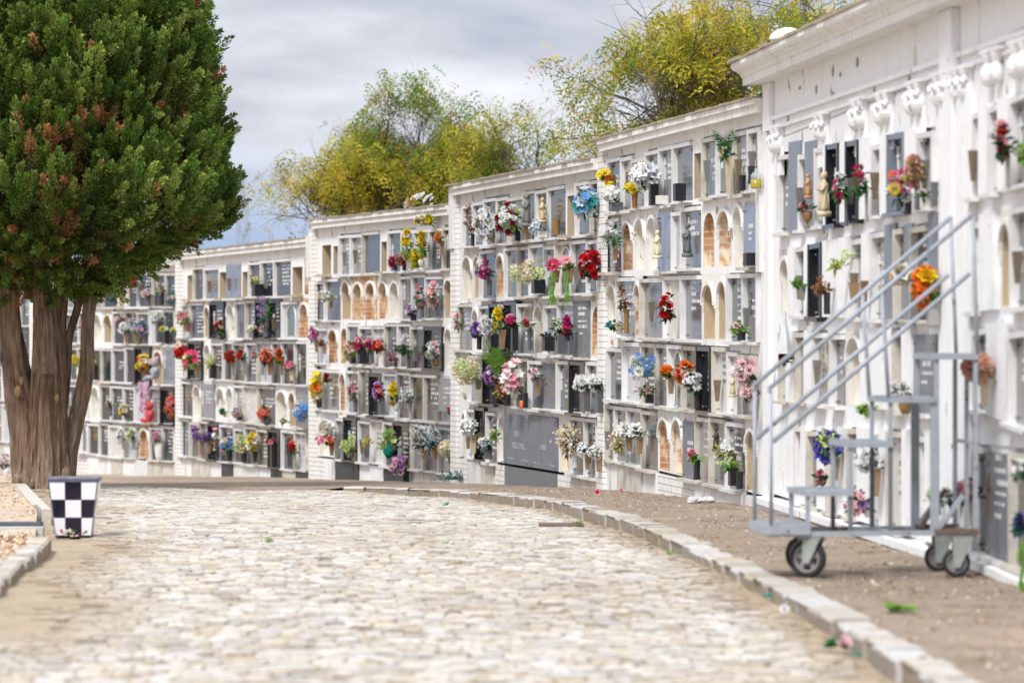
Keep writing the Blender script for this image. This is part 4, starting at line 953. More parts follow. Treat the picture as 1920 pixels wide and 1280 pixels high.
def bouquet(blk, x, y, wpx, hpx, kind, pal, leaf, vase, vy, desc, n0=.15, r=None, nb=None, dens=1.0, drop_leaf=0, tall=False):
    w = WALLS[blk]; sc = w.scale(x); W_, H_ = 1.28*wpx/sc, 1.25*hpx/sc
    n0 = max(n0, .46*W_+.015); u, _, zc = w.loc(x, y, n0); zb = w.loc(x, vy, n0)[2] if vase != "none" else zc-H_*.4
    root = empty("flower_vase" if vase != "none" else "flower_spray", tuple(w.root.matrix_basis @ Vector((u, -n0, zb)) if False else (Matrix.Translation(w.root.location) @ Matrix.Rotation(w.root.rotation_euler.z, 4, "Z") @ Vector((u, -n0, zb)))), 0.0)
    nv = min(n0, .105); off = w.n*(nv-n0); off = Vector((off.x, off.y, 0)); wn = Vector((w.n.x, w.n.y, 0))
    lab = desc if " on " in desc[-40:] and desc.endswith("!") else f"{desc}, {suffix(w, vy if vase != 'none' else y, x)} tier, {w.phrase}"
    tag(root, lab.rstrip("!"), "flowers", "flowers set out along the niche walls")
    zc -= zb; top = max(.06, zc-H_*.30) if vase != "none" else 0
    if vase != "none":
        vw = {"box": .13, "cone": .10, "pot": .17, "urn": .2, "cyl": .105, "bowl": .22}[vase.split(":")[0]]
        vw = min(vw, max(.07, W_*.75)); 
        if "@" in vase: vase, f_ = vase.split("@"); vw = float(f_)/sc
        vo = vase_mesh(vase, vw, top).build("vase", "vase", root, False); vo.location = off; vo.rotation_euler = (0, 0, w.root.rotation_euler.z)
    r = 1.12*r if r else {"rose": .05, "mum": .056, "hyd": .085, "lily": .08, "tiny": .055, "daisy": .062}[kind]; r = min(r, W_*.42, H_*.5)
    a, c = max(.02, W_/2-r*.6), max(.02, H_/2-r*.6); bdep = a
    area = a*c*math.pi; nb = nb or int(max(3, min(75, dens*1.8*area/(r*r*1.9)+2)))
    solo = nb <= 12; mb = MB(); lf = MB(); pts = []
    for i in range(nb):
        best = None
        for _ in range(9):                           # spread the blooms over the front of the bouquet
            dv_ = Vector((R.gauss(0, 1), R.gauss(-.35, 1), R.gauss(.12, 1))).normalized()
            if dv_.dot(wn) < -.55: continue
            p = Vector((a*dv_.x, bdep*dv_.y, c*dv_.z))*R.uniform(.72, 1.0)
            dmin = min(((p-o).length for o in pts), default=9)
            if best is None or dmin > best[0]: best = (dmin, p, dv_)
        if best is None: continue
        p, dv_ = best[1], best[2]; pts.append(p)
        P = Vector((p.x, p.y, zc+p.z)); out = Vector((dv_.x*.9, dv_.y*.9-.25, dv_.z*.8+.35))
        ch = R.choice(pal); bloom(mb, P, r*R.uniform(.8, 1.12), PC[ch], kind if ch not in "D" else "tiny", out)
        if solo: mb.build("bloom", "petal", root); mb = MB()
        lf.tube([(off.x+R.uniform(-.02, .02), off.y, top*.95), (P.x*.4+off.x*.6, P.y*.3+off.y*.6, (top+P.z)/2), tuple(P*.96+Vector((0, 0, .0)))], .003, 4, LC[leaf], cap=False)
    nl = int(nb*(2.2 if not tall else 2.5)+14)
    for i in range(nl):
        d = Vector((R.gauss(0, 1), R.gauss(-.2, 1), R.gauss(-.1, 1))).normalized(); q = R.uniform(.3, .74)
        P = Vector((a*d.x*q, bdep*d.y*q, zc+c*d.z*q-c*.06)); d = d+Vector((R.uniform(-.4, .4), R.uniform(-.4, .4), R.uniform(-.3, .5)))
        leafblade(lf, P, d, R.uniform(.045, .085)*min(1.2, .6+H_*1.6), R.uniform(.025, .045), LC[leaf])
    for i in range(int(6+nl*.2)):                    # greenery down to the vase
        leafblade(lf, (off.x*.7+R.uniform(-.04, .04), off.y*.7+R.uniform(-.04, .04), top+R.uniform(0, .6)*(max(.02, zc-top))), (R.uniform(-1, 1), R.uniform(-1, .2), R.uniform(-.2, .9)), .09, .035, LC[leaf])
    for i in range(drop_leaf):
        xx = R.uniform(-a, a)*.5; leafblade(lf, (xx, -.05, zc-H_*.3-R.uniform(0, .35)), (R.uniform(-.4, .4), -.2, -1), .10, .02, LC["l"])
    if not solo: mb.build("blooms", "petal", root)
    lf.build("foliage", "leaf", root)
    return root
def place(blk, x, y, n0):
    w = WALLS[blk]; u, _, z = w.loc(x, y, n0)
    return Matrix.Translation(w.root.location) @ Matrix.Rotation(w.root.rotation_euler.z, 4, "Z") @ Vector((u, -n0, z)), w.root.rotation_euler.z, w.scale(x)
def frond(mb, p, d, L, c, n=9, wid=.35):             # palm or fern frond
    p = Vector(p); d = Vector(d).normalized(); s = d.cross(Vector((0, -1, .2))).normalized()
    for i in range(1, n+1):
        t = i/n; q = p+d*L*t-Vector((0, 0, 1))*L*.25*t*t; l = L*wid*math.sin(math.pi*(.15+.8*t))
        for sg in (-1, 1):
            e = q+s*sg*l+d*l*.6; mb.add([tuple(q), tuple(q+d*L*.035), tuple(e)], [(0, 1, 2)], vary(c, .25))
def figure(blk, x, ytop, ybot, c, label, cat="figurine", n0=.10, mat="stone"):
    P, rz, sc = place(blk, x, ybot, n0); h = (ybot-ytop)/sc; root = empty("figurine", tuple(P), rz)
    tag(root, label, cat); mb = MB(); k = h
    mb.lathe([(.20*k, 0), (.20*k, .10*k), (.15*k, .12*k)], 4, c=c)
    mb.lathe([(.14*k, .12*k), (.15*k, .2*k), (.11*k, .45*k), (.13*k, .62*k), (.12*k, .72*k), (.05*k, .79*k), (.045*k, .82*k)], 10, c=c, sy=.8)
    mb.ball((0, -.01*k, .89*k), (.062*k, .07*k, .085*k), 10, c)
    mb.ball((0, .015*k, .91*k), (.078*k, .07*k, .085*k), 10, tuple(q*.9 for q in c))
    for sg in (-1, 1):
        mb.tube([(sg*.12*k, 0, .70*k), (sg*.14*k, -.05*k, .56*k), (sg*.02*k, -.14*k, .60*k), (0, -.15*k, .66*k)], [.04*k, .035*k, .028*k, .02*k], 6, c)
    for i in range(7):
        a = 2*math.pi*i/7; mb.tube([(.115*k*math.cos(a), .1*k*math.sin(a), .5*k), (.15*k*math.cos(a), .125*k*math.sin(a), .14*k)], .012*k, 5, c)
    mb.build("body", mat, root, True)
    return root
def lone_vase(blk, x, ytop, ybot, kind, wpx, label, n0=.09, cat="vase"):
    P, rz, sc = place(blk, x, ybot, n0); root = empty("empty_vase", tuple(P), rz); tag(root, label, cat, "empty vases on the niche shelves")
    vase_mesh(kind, wpx/sc, (ybot-ytop)/sc).build("vase", "vase", root); return root

Q = bouquet
# wall left of the steel stairs
o = Q("B5", 1136, 330, 33, 26, "daisy", "YYYYOY", "g", "pot:y@22", 361, "yellow and orange daisies in a yellow pot")
Q("B5", 1147, 369, 38, 28, "hyd", "WWWS", "d", "box:x@28", 396, "white hydrangeas in a dark box")
Q("B5", 1182, 352, 27, 20, "daisy", "OYEPY", "g", "pot:u@12", 390, "orange and yellow daisies in brown pot")
Q("B5", 1211, 327, 52, 48, "lily", "WWWWS", "d", "box:k@19", 385, "big white lilies in a black box vase", nb=26)
lone_vase("B5", 1241, 367, 383, "box:w", 24, "white rectangular planter of dry earth, top tier, wall left of the steel stairs")
lone_vase("B5", 1274, 345, 377, "box:k", 25, "broad empty black granite vase, top tier, wall left of the steel stairs")
o = Q("B5", 1357, 283, 20, 34, "rose", "CCC", "g", "cone:c@12", 363, "cream roses with palm leaves, beige vase", nb=9, r=.032)
mb = MB()
for k in range(9): frond(mb, (0, -.02, .34), (R.uniform(-.45, .7), -.2, 1), R.uniform(.2, .34), LC["g"], 9, .22)
mb.build("palm_leaves", "leaf", o)
lone_vase("B5", 1392, 329, 358, "cyl:k", 15, "short black round vase beside a yellow oil bottle")
lone_vase("B5", 1409, 312, 345, "cyl:k", 15, "taller black vase behind the yellow oil bottle")
P, rz, sc = place("B5", 1418, 354, .11); root = empty("oil_bottle", tuple(P), rz); tag(root, "clear bottle half full of yellow oil, top tier, wall left of the steel stairs", "bottle")
M["oil"] = mat_plain("yellow_oil", (.36, .30, .03), .15, var=.15); mb = MB(); mb.lathe([(.045, 0), (.05, .01), (.05, .085)], 14); mb.build("oil", "oil", root, True)
m, nt, b = new_mat("bottle_glass"); b.inputs["Base Color"].default_value = (.55, .58, .58, 1); b.inputs["Roughness"].default_value = .08; b.inputs["Alpha"].default_value = .45; M["bglass"] = m
mb = MB(); mb.lathe([(.05, .087), (.05, .12), (.03, .145), (.016, .15), (.016, .18)], 14); mb.build("glass", "bglass", root, True)
o = Q("B5", 1146, 441, 38, 42, "mum", "WWWW", "g", "cone:b@11", 489, "round white chrysanthemums over palm leaves", nb=9)
mb = MB()
for k in range(9): frond(mb, (0, -.06, .22), (R.uniform(-1, .9), -.5, R.uniform(-.5, .7)), .20, LC["g"])
mb.build("palm_leaves", "leaf", o)
figure("B5", 1289, 418, 482, srgb(104, 108, 114), "dark grey relief of a robed saint, second tier, wall left of the steel stairs")
figure("B5", 1233, 431, 485, srgb(226, 216, 186), "cream robed saint statuette beside the blue glossy slab")
lone_vase("B5", 1408, 475, 498, "box:k", 30, "low wide black box under the slate blue tablet")
Q("B5", 1250, 574, 30, 50, "rose", "RRRRW", "d", "none", 600, "red roses hanging on a white slab", nb=11)
Q("B5", 1153, 609, 34, 22, "rose", "CTWCT", "g", "pot:w@15", 627, "teal and cream flowers in white pot")
Q("B5", 1167, 560, 15, 50, "tiny", "DDDJ", "n", "cyl:g@11", 625, "tall dried brown stems in brass vase", tall=True)
Q("B5", 1381, 613, 25, 22, "rose", "PFNN", "l", "cyl:k@18", 638, "small pink and green posy in black pot", nb=8)
Q("B5", 1204, 684, 52, 42, "mum", "BBWB", "l", "none", 700, "pale blue balls among long green leaves", nb=9)
Q("B5", 1209, 731, 36, 22, "tiny", "FFAP", "g", "box:k@17", 755, "faded pink blossom in black box vase")
Q("B5", 1250, 695, 25, 22, "rose", "OOO", "g", "cone:b@13", 738, "small orange roses in brown cone vase", nb=6, r=.05)
Q("B5", 1284, 697, 40, 42, "rose", "OOOE", "g", "cone:s@10", 752, "large orange roses in silver cone vase", r=.055)
Q("B5", 1300, 717, 37, 44, "rose", "WWWW", "d", "cyl:k@16", 766, "bunch of white roses in black vase")
Q("B5", 1396, 697, 44, 42, "mum", "FFFPW", "d", "cone:b@13", 757, "large pale pink peonies at the near end")
Q("B5", 1404, 738, 26, 22, "mum", "FFA", "d", "bowl:r@21", 777, "two pale pink peonies in carved stone pot", nb=4)
figure("B5", 1374, 700, 744, srgb(214, 200, 162), "cream saint statuette beside the pale pink peonies")
Q("B5", 1171, 805, 30, 30, "lily", "WWW", "l", "cone:b@12", 846, "white lilies in left cone vase", nb=12)
Q("B5", 1192, 808, 24, 30, "lily", "WWW", "g", "cone:b@12", 850, "white lilies in right cone vase", nb=9)
Q("B5", 1157, 829, 26, 38, "tiny", "CFCA", "y", "box:r@13", 864, "dry cream blossom in grey stone box")
figure("B5", 1343, 800, 846, srgb(70, 60, 52), "dark bronze head and shoulders, bottom tier, wall left of the steel stairs", "bust")
Q("B5", 1358, 842, 42, 24, "tiny", "WWW", "y", "none", 850, "white geranium heads over yellow leaves")
Q("B5", 1367, 868, 34, 26, "tiny", "NNG", "l", "box:k@22", 910, "yellow green leafy plant in black pot")
lone_vase("B5", 1387, 884, 916, "cyl:k", 15, "black round vase right of the leafy plant, bottom tier")
Q("B5", 1298, 853, 18, 26, "rose", "PFP", "l", "cyl:k@14", 899, "small pink flowers in tall black vase", nb=5)
# wall with the grey double slab
Q("B4", 911, 418, 44, 62, "rose", "WWW", "b", "cyl:g@10", 455, "white roses in dense blue green leaves", nb=14, r=.055)
Q("B4", 953, 411, 52, 58, "rose", "WWWWNKW", "l", "box:k@12", 452, "big white bouquet with lime and crimson")
Q("B4", 1008, 425, 33, 22, "hyd", "SWTS", "b", "box:w@22", 445, "pale blue flowers in white pot")
Q("B4", 1099, 379, 50, 56, "lily", "BSBWPT", "t", "none", 400, "large blue and white lily spray", nb=22)
lone_vase("B4", 1043, 411, 440, "cyl:g", 15, "wide bronze vase standing alone, top tier, wall with the grey double slab")
Q("B4", 880, 415, 14, 60, "tiny", "DD", "n", "cyl:k@8", 461, "bare dried stems in thin black vase", nb=6, tall=True)
lone_vase("B4", 987, 422, 448, "cone:b", 11, "empty brown cone vase beside the grey crucifix slab")
figure("B4", 988, 363, 425, srgb(120, 118, 116), "grey cast figure on a pillar, top tier, wall with the grey double slab")
figure("B4", 1017, 370, 418, srgb(212, 188, 140), "ochre carved saint relief behind the pale blue flowers")
Q("B4", 911, 506, 34, 34, "mum", "MMVWW", "d", "cyl:x@11", 554, "magenta and white flowers in grey vase", nb=9)
Q("B4", 988, 511, 60, 34, "hyd", "CCCNC", "s", "box:k@26", 550, "wide cream hydrangea bunch in black box")
Q("B4", 1036, 496, 28, 28, "daisy", "PPPH", "g", "cone:b@12", 530, "pink gerberas with trailing fern", drop_leaf=30, r=.07)
Q("B4", 1062, 494, 27, 28, "daisy", "PPPF", "l", "cone:b@12", 530, "lighter pink gerberas above green fringe", drop_leaf=20, r=.07)
Q("B4", 1107, 497, 44, 56, "rose", "RRRRRK", "d", "none", 510, "large deep red roses with dried brown twigs", nb=16, r=.06)
Q("B4", 858, 602, 15, 30, "rose", "PFP", "g", "none", 612, "single pink rose stem on the brick pilaster", nb=4)
Q("B4", 892, 618, 22, 32, "rose", "VLVL", "d", "cyl:k@11", 655, "purple roses in black vase", nb=7, r=.06)
Q("B4", 911, 612, 27, 34, "mum", "WWWS", "d", "cyl:s@9", 655, "white chrysanthemums with dark green fringe", drop_leaf=8)
Q("B4", 935, 597, 26, 54, "rose", "YYCNY", "t", "cone:b@12", 655, "yellow and cream column of flowers", nb=11, r=.055)
Q("B4", 958, 601, 26, 26, "rose", "HPHM", "d", "box:k@14", 657, "bright pink carnations in granite vase")
Q("B4", 986, 605, 19, 20, "rose", "PPH", "l", "cyl:x@10", 656, "pale pink carnations in grey vase")
Q("B4", 1021, 627, 18, 12, "rose", "WWS", "d", "box:k@24", 658, "tiny white flowers on a broad black box", nb=6)
Q("B4", 1045, 614, 22, 38, "tiny", "GG", "d", "box:x@22", 664, "dark green leafy plant in grey box", nb=4)
Q("B4", 1063, 612, 18, 44, "rose", "MMHM", "d", "box:x@11", 664, "magenta orchids beside the dark leafy plant", nb=12)
Q("B4", 879, 696, 52, 40, "hyd", "CCCNC", "y", "cone:s@13", 730, "big cream hydrangeas in steel cones")
Q("B4", 924, 704, 34, 40, "rose", "LPVWF", "d", "cyl:k@24", 757, "lilac and pink mixed bunch in black vase")
o = Q("B4", 962, 706, 44, 66, "lily", "FWFPWW", "s", "cyl:x@12", 763, "tall pinkish white orchids and gladioli", nb=26)
o = Q("B4", 931, 676, 12, 20, "tiny", "GN", "l", "none", 690, "fresh green fern fronds above the mixed bunch", nb=2)
mb = MB()
for k in range(11): frond(mb, (R.uniform(-.06, .08), 0, -.10), (R.uniform(-.5, .5), -.2, 1), R.uniform(.3, .5), LC["l"], 16, .2)
mb.build("fern_fronds", "leaf", o)
Q("B4", 944, 726, 28, 40, "tiny", "DDDJ", "n", "cyl:k@16", 760, "dry rust brown grasses within the bunch")
lone_vase("B4", 985, 737, 765, "cyl:k", 11, "slim black vase right of the big mixed bunch")
P, rz, sc = place("B4", 978, 765, .14); root = empty("votive_candle", tuple(P), rz); tag(root, "small orange votive candle among the black vases", "candle")
M["wax"] = mat_plain("orange_wax", (.75, .16, .02), .4, var=.1); mb = MB(); mb.lathe([(.02, 0), (.024, .01), (.024, .085), (.018, .09)], 12); mb.build("cup", "wax", root, True); mb = MB(); mb.tube([(0, 0, .09), (.002, 0, .105)], .002, 5); mb.build("wick", "granite", root)
Q("B4", 1002, 700, 21, 26, "rose", "WFW", "t", "cone:b@10", 742, "white posy with deep green leaves")
Q("B4", 1092, 718, 28, 26, "mum", "WWW", "d", "box:x@15", 771, "left white carnation ball in steel box", nb=8)
Q("B4", 1117, 718, 25, 27, "mum", "WWW", "d", "box:x@13", 774, "right white carnation ball in steel box", nb=7)
Q("B4", 880, 800, 36, 36, "lily", "WWW", "g", "cone:c@11", 850, "white lilies in pale wooden cone", nb=14)
Q("B4", 908, 832, 26, 28, "rose", "WWWS", "d", "box:x@17", 860, "white roses in dark grey box")
Q("B4", 925, 813, 18, 20, "rose", "CWN", "l", "none", 820, "cream blossom leaning from the black slab", nb=5)
Q("B4", 1067, 824, 44, 58, "tiny", "CCCW", "n", "cyl:w@12", 876, "tall dried cream honesty stems", nb=26)
Q("B4", 1094, 842, 22, 24, "hyd", "WWS", "d", "cone:b@10", 880, "white hydrangea in left brown cone", nb=3)
Q("B4", 1115, 845, 22, 24, "hyd", "WWW", "d", "cone:b@10", 884, "white hydrangea in right brown cone", nb=3)
# wall with the yellow garlands
Q("B3", 735, 489, 16, 20, "rose", "PPH", "d", "box:k@9", 507, "pink roses in small black vase", nb=6)
Q("B3", 752, 485, 22, 26, "rose", "EPCP", "d", "cyl:k@9", 507, "coral and cream roses in black vase", nb=8)
Q("B3", 822, 444, 14, 20, "mum", "JOJ", "n", "cone:b@9", 478, "gold ochre flower on a dark grey slab", nb=3)
Q("B3", 612, 555, 34, 22, "tiny", "WCW", "s", "cone:b@8", 578, "small dried white sprigs in two cones")
Q("B3", 769, 580, 24, 24, "rose", "LPLW", "g", "cyl:k@13", 601, "lilac and white flowers in black pot")
Q("B3", 786, 556, 20, 42, "rose", "PEFP", "g", "cyl:x@9", 594, "pink roses in upright green leaves", nb=8)
Q("B3", 812, 549, 22, 48, "lily", "PEPW", "g", "cyl:x@8", 594, "pink and white tulips in grey vase", nb=9)
Q("B3", 588, 626, 20, 28, "mum", "VLM", "g", "cone:b@8", 660, "purple chrysanthemum on the left edge", nb=5)
Q("B3", 603, 642, 13, 12, "tiny", "AD", "n", "cone:b@7", 663, "small faded mauve sprig in brown cone", nb=3)
Q("B3", 656, 657, 22, 36, "rose", "AFCA", "l", "box:k@12", 681, "cream and peach roses in black box")
Q("B3", 673, 644, 20, 32, "rose", "HPHP", "d", "box:k@17", 682, "left hot pink carnations in dark box")
Q("B3", 691, 646, 15, 30, "rose", "HHP", "d", "box:x@9", 682, "right hot pink carnations in grey box", nb=8)
Q("B3", 710, 648, 23, 26, "rose", "EERE", "d", "pot:w@15", 684, "coral red roses in white pot")
Q("B3", 736, 671, 22, 24, "tiny", "LADL", "n", "cyl:x@8", 688, "dried mauve heather in low vase")
o = Q("B3", 760, 650, 22, 42, "tiny", "GWG", "g", "cyl:x@8", 690, "dark green fern with one white bud", nb=4)
mb = MB()
for k in range(9): frond(mb, (0, -.03, .18), (R.uniform(-.8, .8), -.4, R.uniform(.2, 1)), .24, LC["g"], 12, .3)
mb.build("fern_fronds", "leaf", o)
Q("B3", 811, 658, 27, 36, "rose", "WFCW", "s", "bowl:g@14", 687, "white and blush roses in gilt bowl", nb=16)
Q("B3", 593, 725, 25, 56, "lily", "YYCOY", "y", "cyl:k@12", 763, "tall yellow lilies and daffodils", nb=14)
Q("B3", 611, 708, 12, 17, "rose", "KRK", "d", "none", 712, "small dark red rose spray", nb=3)
Q("B3", 661, 733, 17, 40, "rose", "PFHF", "g", "cyl:x@9", 772, "slim pink rose column in grey vase", nb=9)
Q("B3", 710, 732, 25, 34, "rose", "RLLPR", "d", "cyl:x@13", 776, "red and lilac carnations in dark vase")
Q("B3", 738, 738, 22, 42, "rose", "YYYC", "g", "urn:w@13", 777, "yellow roses in white urn", nb=8, r=.065)
Q("B3", 763, 741, 27, 24, "tiny", "WCW", "s", "cone:s@9", 772, "dried white statice in steel cone")
lone_vase("B3", 820, 770, 788, "pot:s", 15, "dull grey metal bucket, fourth tier, wall with the yellow garlands")
Q("B3", 843, 768, 11, 15, "rose", "PEP", "s", "cyl:w@7", 790, "little pink flowers in white bud vase", nb=4)
Q("B3", 616, 808, 20, 36, "tiny", "WSC", "s", "cone:b@8", 853, "greyish white sprays between stone columns")
Q("B3", 611, 825, 38, 22, "rose", "EEPE", "g", "cone:b@9", 854, "coral peonies between stone columns", nb=8, r=.06)
Q("B3", 654, 833, 28, 34, "mum", "NNCN", "l", "pot:u@11", 858, "pale green chrysanthemums in brown pot", nb=9)
Q("B3", 687, 826, 17, 22, "tiny", "CCJ", "y", "none", 830, "cream dried flowers against a grey slab")
o = Q("B3", 729, 826, 30, 44, "lily", "WNG", "l", "box:k@12", 873, "white lilies tied with teal ribbon", nb=8)
mb = MB(); mb.ball((0, -.09, .20), (.07, .05, .09), 10, srgb(20, 130, 110), 0, .2); mb.build("ribbon", "petal", o)
figure("B3", 751, 818, 860, srgb(150, 148, 144), "grey praying figure above the lilac bouquet, bottom tier")
Q("B3", 747, 872, 30, 32, "mum", "LLVFL", "d", "box:k@14", 902, "lilac chrysanthemums in black pot, set low", n0=.2)
Q("B3", 788, 821, 32, 46, "tiny", "WWC", "b", "cone:b@10", 860, "left bunch of small white asters", nb=30)
Q("B3", 810, 820, 27, 46, "tiny", "WSW", "b", "cone:g@11", 861, "right bunch of white asters in gold", nb=26)
Q("B3", 838, 842, 27, 24, "hyd", "CWC", "l", "cone:b@10", 870, "cream hydrangea in brown cone", nb=5)
# garlands: yellow and white wreaths of the third wall
for (x, y, ww, hh, pal_, nm) in ((762, 459, 19, 52, "YYYYW", "left upright yellow and white garland of flowers"), (791, 457, 15, 52, "YYYYW", "right upright yellow garland beside the left one"),
                                 (779, 483, 18, 38, "YWYYY", "short slanting yellow and white garland over white urns"), (797, 411, 40, 20, "YCYYW", "arched yellow garland on the fascia")):
    Q("B3", x, y, ww, hh, "rose", pal_, "l", "none", y, nm, dens=2.0, r=.05)
for x, yt, yb_ in ((768, 489, 507), (790, 487, 506)): lone_vase("B3", x, yt, yb_, "urn:w", 13, "white stone urn under the %s yellow garland" % ("left" if x < 780 else "right"))
P, rz, sc = place("B3", 792, 394, -.05); root = empty("floral_tiara", tuple(P), rz); tag(root, "white and gold flower crown standing on the wall coping", "flowers")
mb = MB(); g2 = MB()
for i in range(26):
    t = math.pi*(i+.5)/26; bloom(mb, (.42*math.cos(t), R.uniform(-.12, .05), .05+.16*math.sin(t)**.5+R.uniform(-.03, .03)), .05, PC["W"], "rose")
for sg in (-1, 1):
    for k in range(5): leafblade(g2, (sg*.12, -.14, .03), (sg*(-.3+.25*k), -.2, 1), .2, .07, PC["J"])
mb.box(-.4, .4, -.1, .1, -.02, .04, srgb(120, 150, 60)); mb.build("blooms", "petal", root); g2.build("gilt_leaves", "petal", root)
# wall just right of the cypress
Q("B2", 478, 526, 20, 18, "rose", "WCFN", "l", "box:k@22", 555, "white posy in wide black box")
Q("B2", 343, 595, 29, 26, "rose", "AKAPN", "y", "pot:t@13", 622, "dusty rose geraniums in clay pot")
Q("B2", 411, 613, 18, 27, "rose", "KHKC", "g", "cyl:k@10", 637, "crimson and cream roses on dark slab")
Q("B2", 473, 617, 20, 16, "rose", "CCWC", "d", "cyl:k@10", 633, "cream roses in dark vase", nb=9)
Q("B2", 491, 588, 13, 54, "mum", "LLFL", "g", "none", 590, "hanging column of lilac blossoms", nb=9)
Q("B2", 502, 578, 13, 42, "tiny", "GG", "g", "none", 580, "dark green ivy beside lilac column", nb=4)
Q("B2", 340, 659, 28, 28, "rose", "RRER", "g", "cone:b@9", 695, "bright red carnations at the left end")
Q("B2", 359, 672, 34, 34, "lily", "HFPNN", "l", "cone:b@9", 702, "pink lilies with lime green leaves")
Q("B2", 394, 675, 18, 26, "tiny", "CNC", "y", "box:k@14", 709, "pale cream sprays by a white relief", nb=8)
Q("B2", 432, 668, 25, 24, "rose", "RRRR", "g", "cone:s@8", 703, "left ball of scarlet carnations")
Q("B2", 452, 665, 18, 20, "rose", "RRR", "g", "cone:s@8", 704, "right smaller ball of scarlet carnations")
Q("B2", 475, 664, 10, 14, "rose", "PAP", "s", "none", 668, "tiny faded pink spray", nb=3)
Q("B2", 500, 668, 28, 30, "rose", "EEOE", "d", "cone:b@9", 703, "coral roses on a white slab")
Q("B2", 523, 665, 18, 32, "rose", "EOEO", "g", "cone:b@8", 703, "orange roses on a dark slab")
Q("B2", 543, 685, 22, 18, "rose", "HPHP", "d", "pot:c@13", 713, "pink carnations in square cream pot")
Q("B2", 417, 770, 12, 12, "rose", "STW", "l", "pot:c@8", 782, "pale blue posy in a little pot", nb=5)
Q("B2", 444, 773, 22, 18, "rose", "PFWL", "s", "box:k@10", 788, "pink lily and white roses low down", nb=7)
Q("B2", 495, 773, 26, 26, "rose", "OEOYE", "d", "bowl:x@18", 796, "orange and coral roses in grey bowl")
Q("B2", 566, 773, 27, 26, "hyd", "BSBS", "g", "box:s@17", 802, "sky blue hydrangeas in grey box")
Q("B2", 530, 789, 8, 9, "tiny", "GN", "g", "none", 791, "tiny green tuft at an arch foot", nb=2)
Q("B2", 365, 809, 16, 24, "rose", "LFL", "g", "none", 812, "pale lilac orchids at the left end", nb=7)
Q("B2", 373, 818, 17, 16, "mum", "VVL", "g", "cone:b@8", 850, "left purple pompom in brown cone", nb=4)
Q("B2", 387, 820, 16, 17, "mum", "VVV", "g", "cone:b@8", 850, "right purple pompom in brown cone", nb=4)
Q("B2", 403, 823, 12, 38, "lily", "FPFW", "g", "cyl:k@8", 857, "blush pink orchid column", nb=10)
Q("B2", 425, 833, 26, 28, "rose", "BBCWP", "g", "pot:k@13", 864, "blue and white mixed posy in black pot")
Q("B2", 453, 831, 21, 32, "mum", "NCNC", "l", "pot:k@12", 867, "pale lime chrysanthemums in black pot", nb=12)
Q("B2", 473, 829, 19, 44, "lily", "JCJYW", "y", "pot:k@10", 866, "tall cream and gold lilies", nb=13)
Q("B2", 508, 827, 22, 12, "rose", "RKRP", "d", "box:k@14", 875, "flat red carnations high over black box")
Q("B2", 547, 838, 15, 27, "rose", "RRER", "d", "cyl:s@6", 875, "red roses in thin grey vase")
# wall behind the cypress
Q("B1", 249, 526, 20, 22, "rose", "RRRK", "g", "none", 530, "deep red roses hanging", nb=9)
Q("B1", 274, 551, 19, 16, "rose", "WFEW", "g", "cyl:x@8", 572, "white and coral flowers in low vase", nb=8)
Q("B1", 300, 541, 15, 20, "rose", "ACFA", "g", "cyl:k@8", 570, "peach roses in black vase", nb=6)
Q("B1", 323, 560, 18, 30, "rose", "CSTC", "b", "none", 565, "cream wreath trailing teal ribbon", nb=10)
Q("B1", 225, 597, 20, 18, "rose", "FPF", "g", "none", 600, "blush roses over green leaves", nb=8)
Q("B1", 233, 616, 18, 20, "mum", "WWW", "g", "cone:b@8", 643, "small white chrysanthemums in brown cone", nb=8)
Q("B1", 250, 616, 12, 19, "rose", "WCW", "g", "cone:b@8", 642, "narrow white posy", nb=6)
Q("B1", 266, 614, 24, 26, "rose", "LFLT", "b", "cyl:x@8", 642, "mauve and teal flowers")
Q("B1", 294, 594, 22, 25, "rose", "WWW", "g", "box:x@13", 642, "white roses in tall grey box")
Q("B1", 307, 616, 20, 11, "rose", "YYWN", "l", "box:k@11", 643, "yellow and white flat posy, left", nb=8)
Q("B1", 325, 618, 13, 11, "rose", "YWN", "l", "box:k@8", 644, "yellow and white flat posy, right", nb=6)
Q("B1", 142, 676, 12, 24, "mum", "YNY", "l", "cyl:w@7", 703, "lemon yellow chrysanthemums seen between the stems", nb=5)
Q("B1", 175, 681, 12, 15, "rose", "AFN", "g", "box:k@9", 712, "blush posy beside the right cypress stem", nb=5)
Q("B1", 268, 680, 28, 32, "daisy", "YYWYO", "d", "pot:u@13", 712, "yellow and white daisies in brown pot")
Q("B1", 320, 761, 22, 40, "rose", "EEPE", "g", "pot:k@11", 791, "coral carnations in black vase")
Q("B1", 234, 769, 22, 22, "rose", "CYCC", "d", "box:x@11", 786, "big pale yellow roses", nb=7, r=.065)
Q("B1", 203, 756, 11, 13, "rose", "FPF", "g", "cyl:x@7", 780, "single blush rose on black slab", nb=3)
Q("B1", 227, 813, 16, 26, "lily", "WWN", "g", "cone:s@8", 842, "left white lilies in silver cone", nb=7)
Q("B1", 246, 813, 16, 26, "lily", "WWN", "g", "cone:s@8", 843, "right white lilies in silver cone", nb=7)
Q("B1", 294, 820, 18, 26, "rose", "PEPS", "s", "bowl:w@17", 864, "pink roses in low white bowl", nb=8)
Q("B0", 8, 862, 20, 30, "rose", "WCFA", "d", "none", 870, "white and blush flowers", nb=10)
Q("B1", 153, 607, 14, 26, "rose", "FCW", "g", "cyl:k@8", 640, "dark slab with pale posy", nb=5)
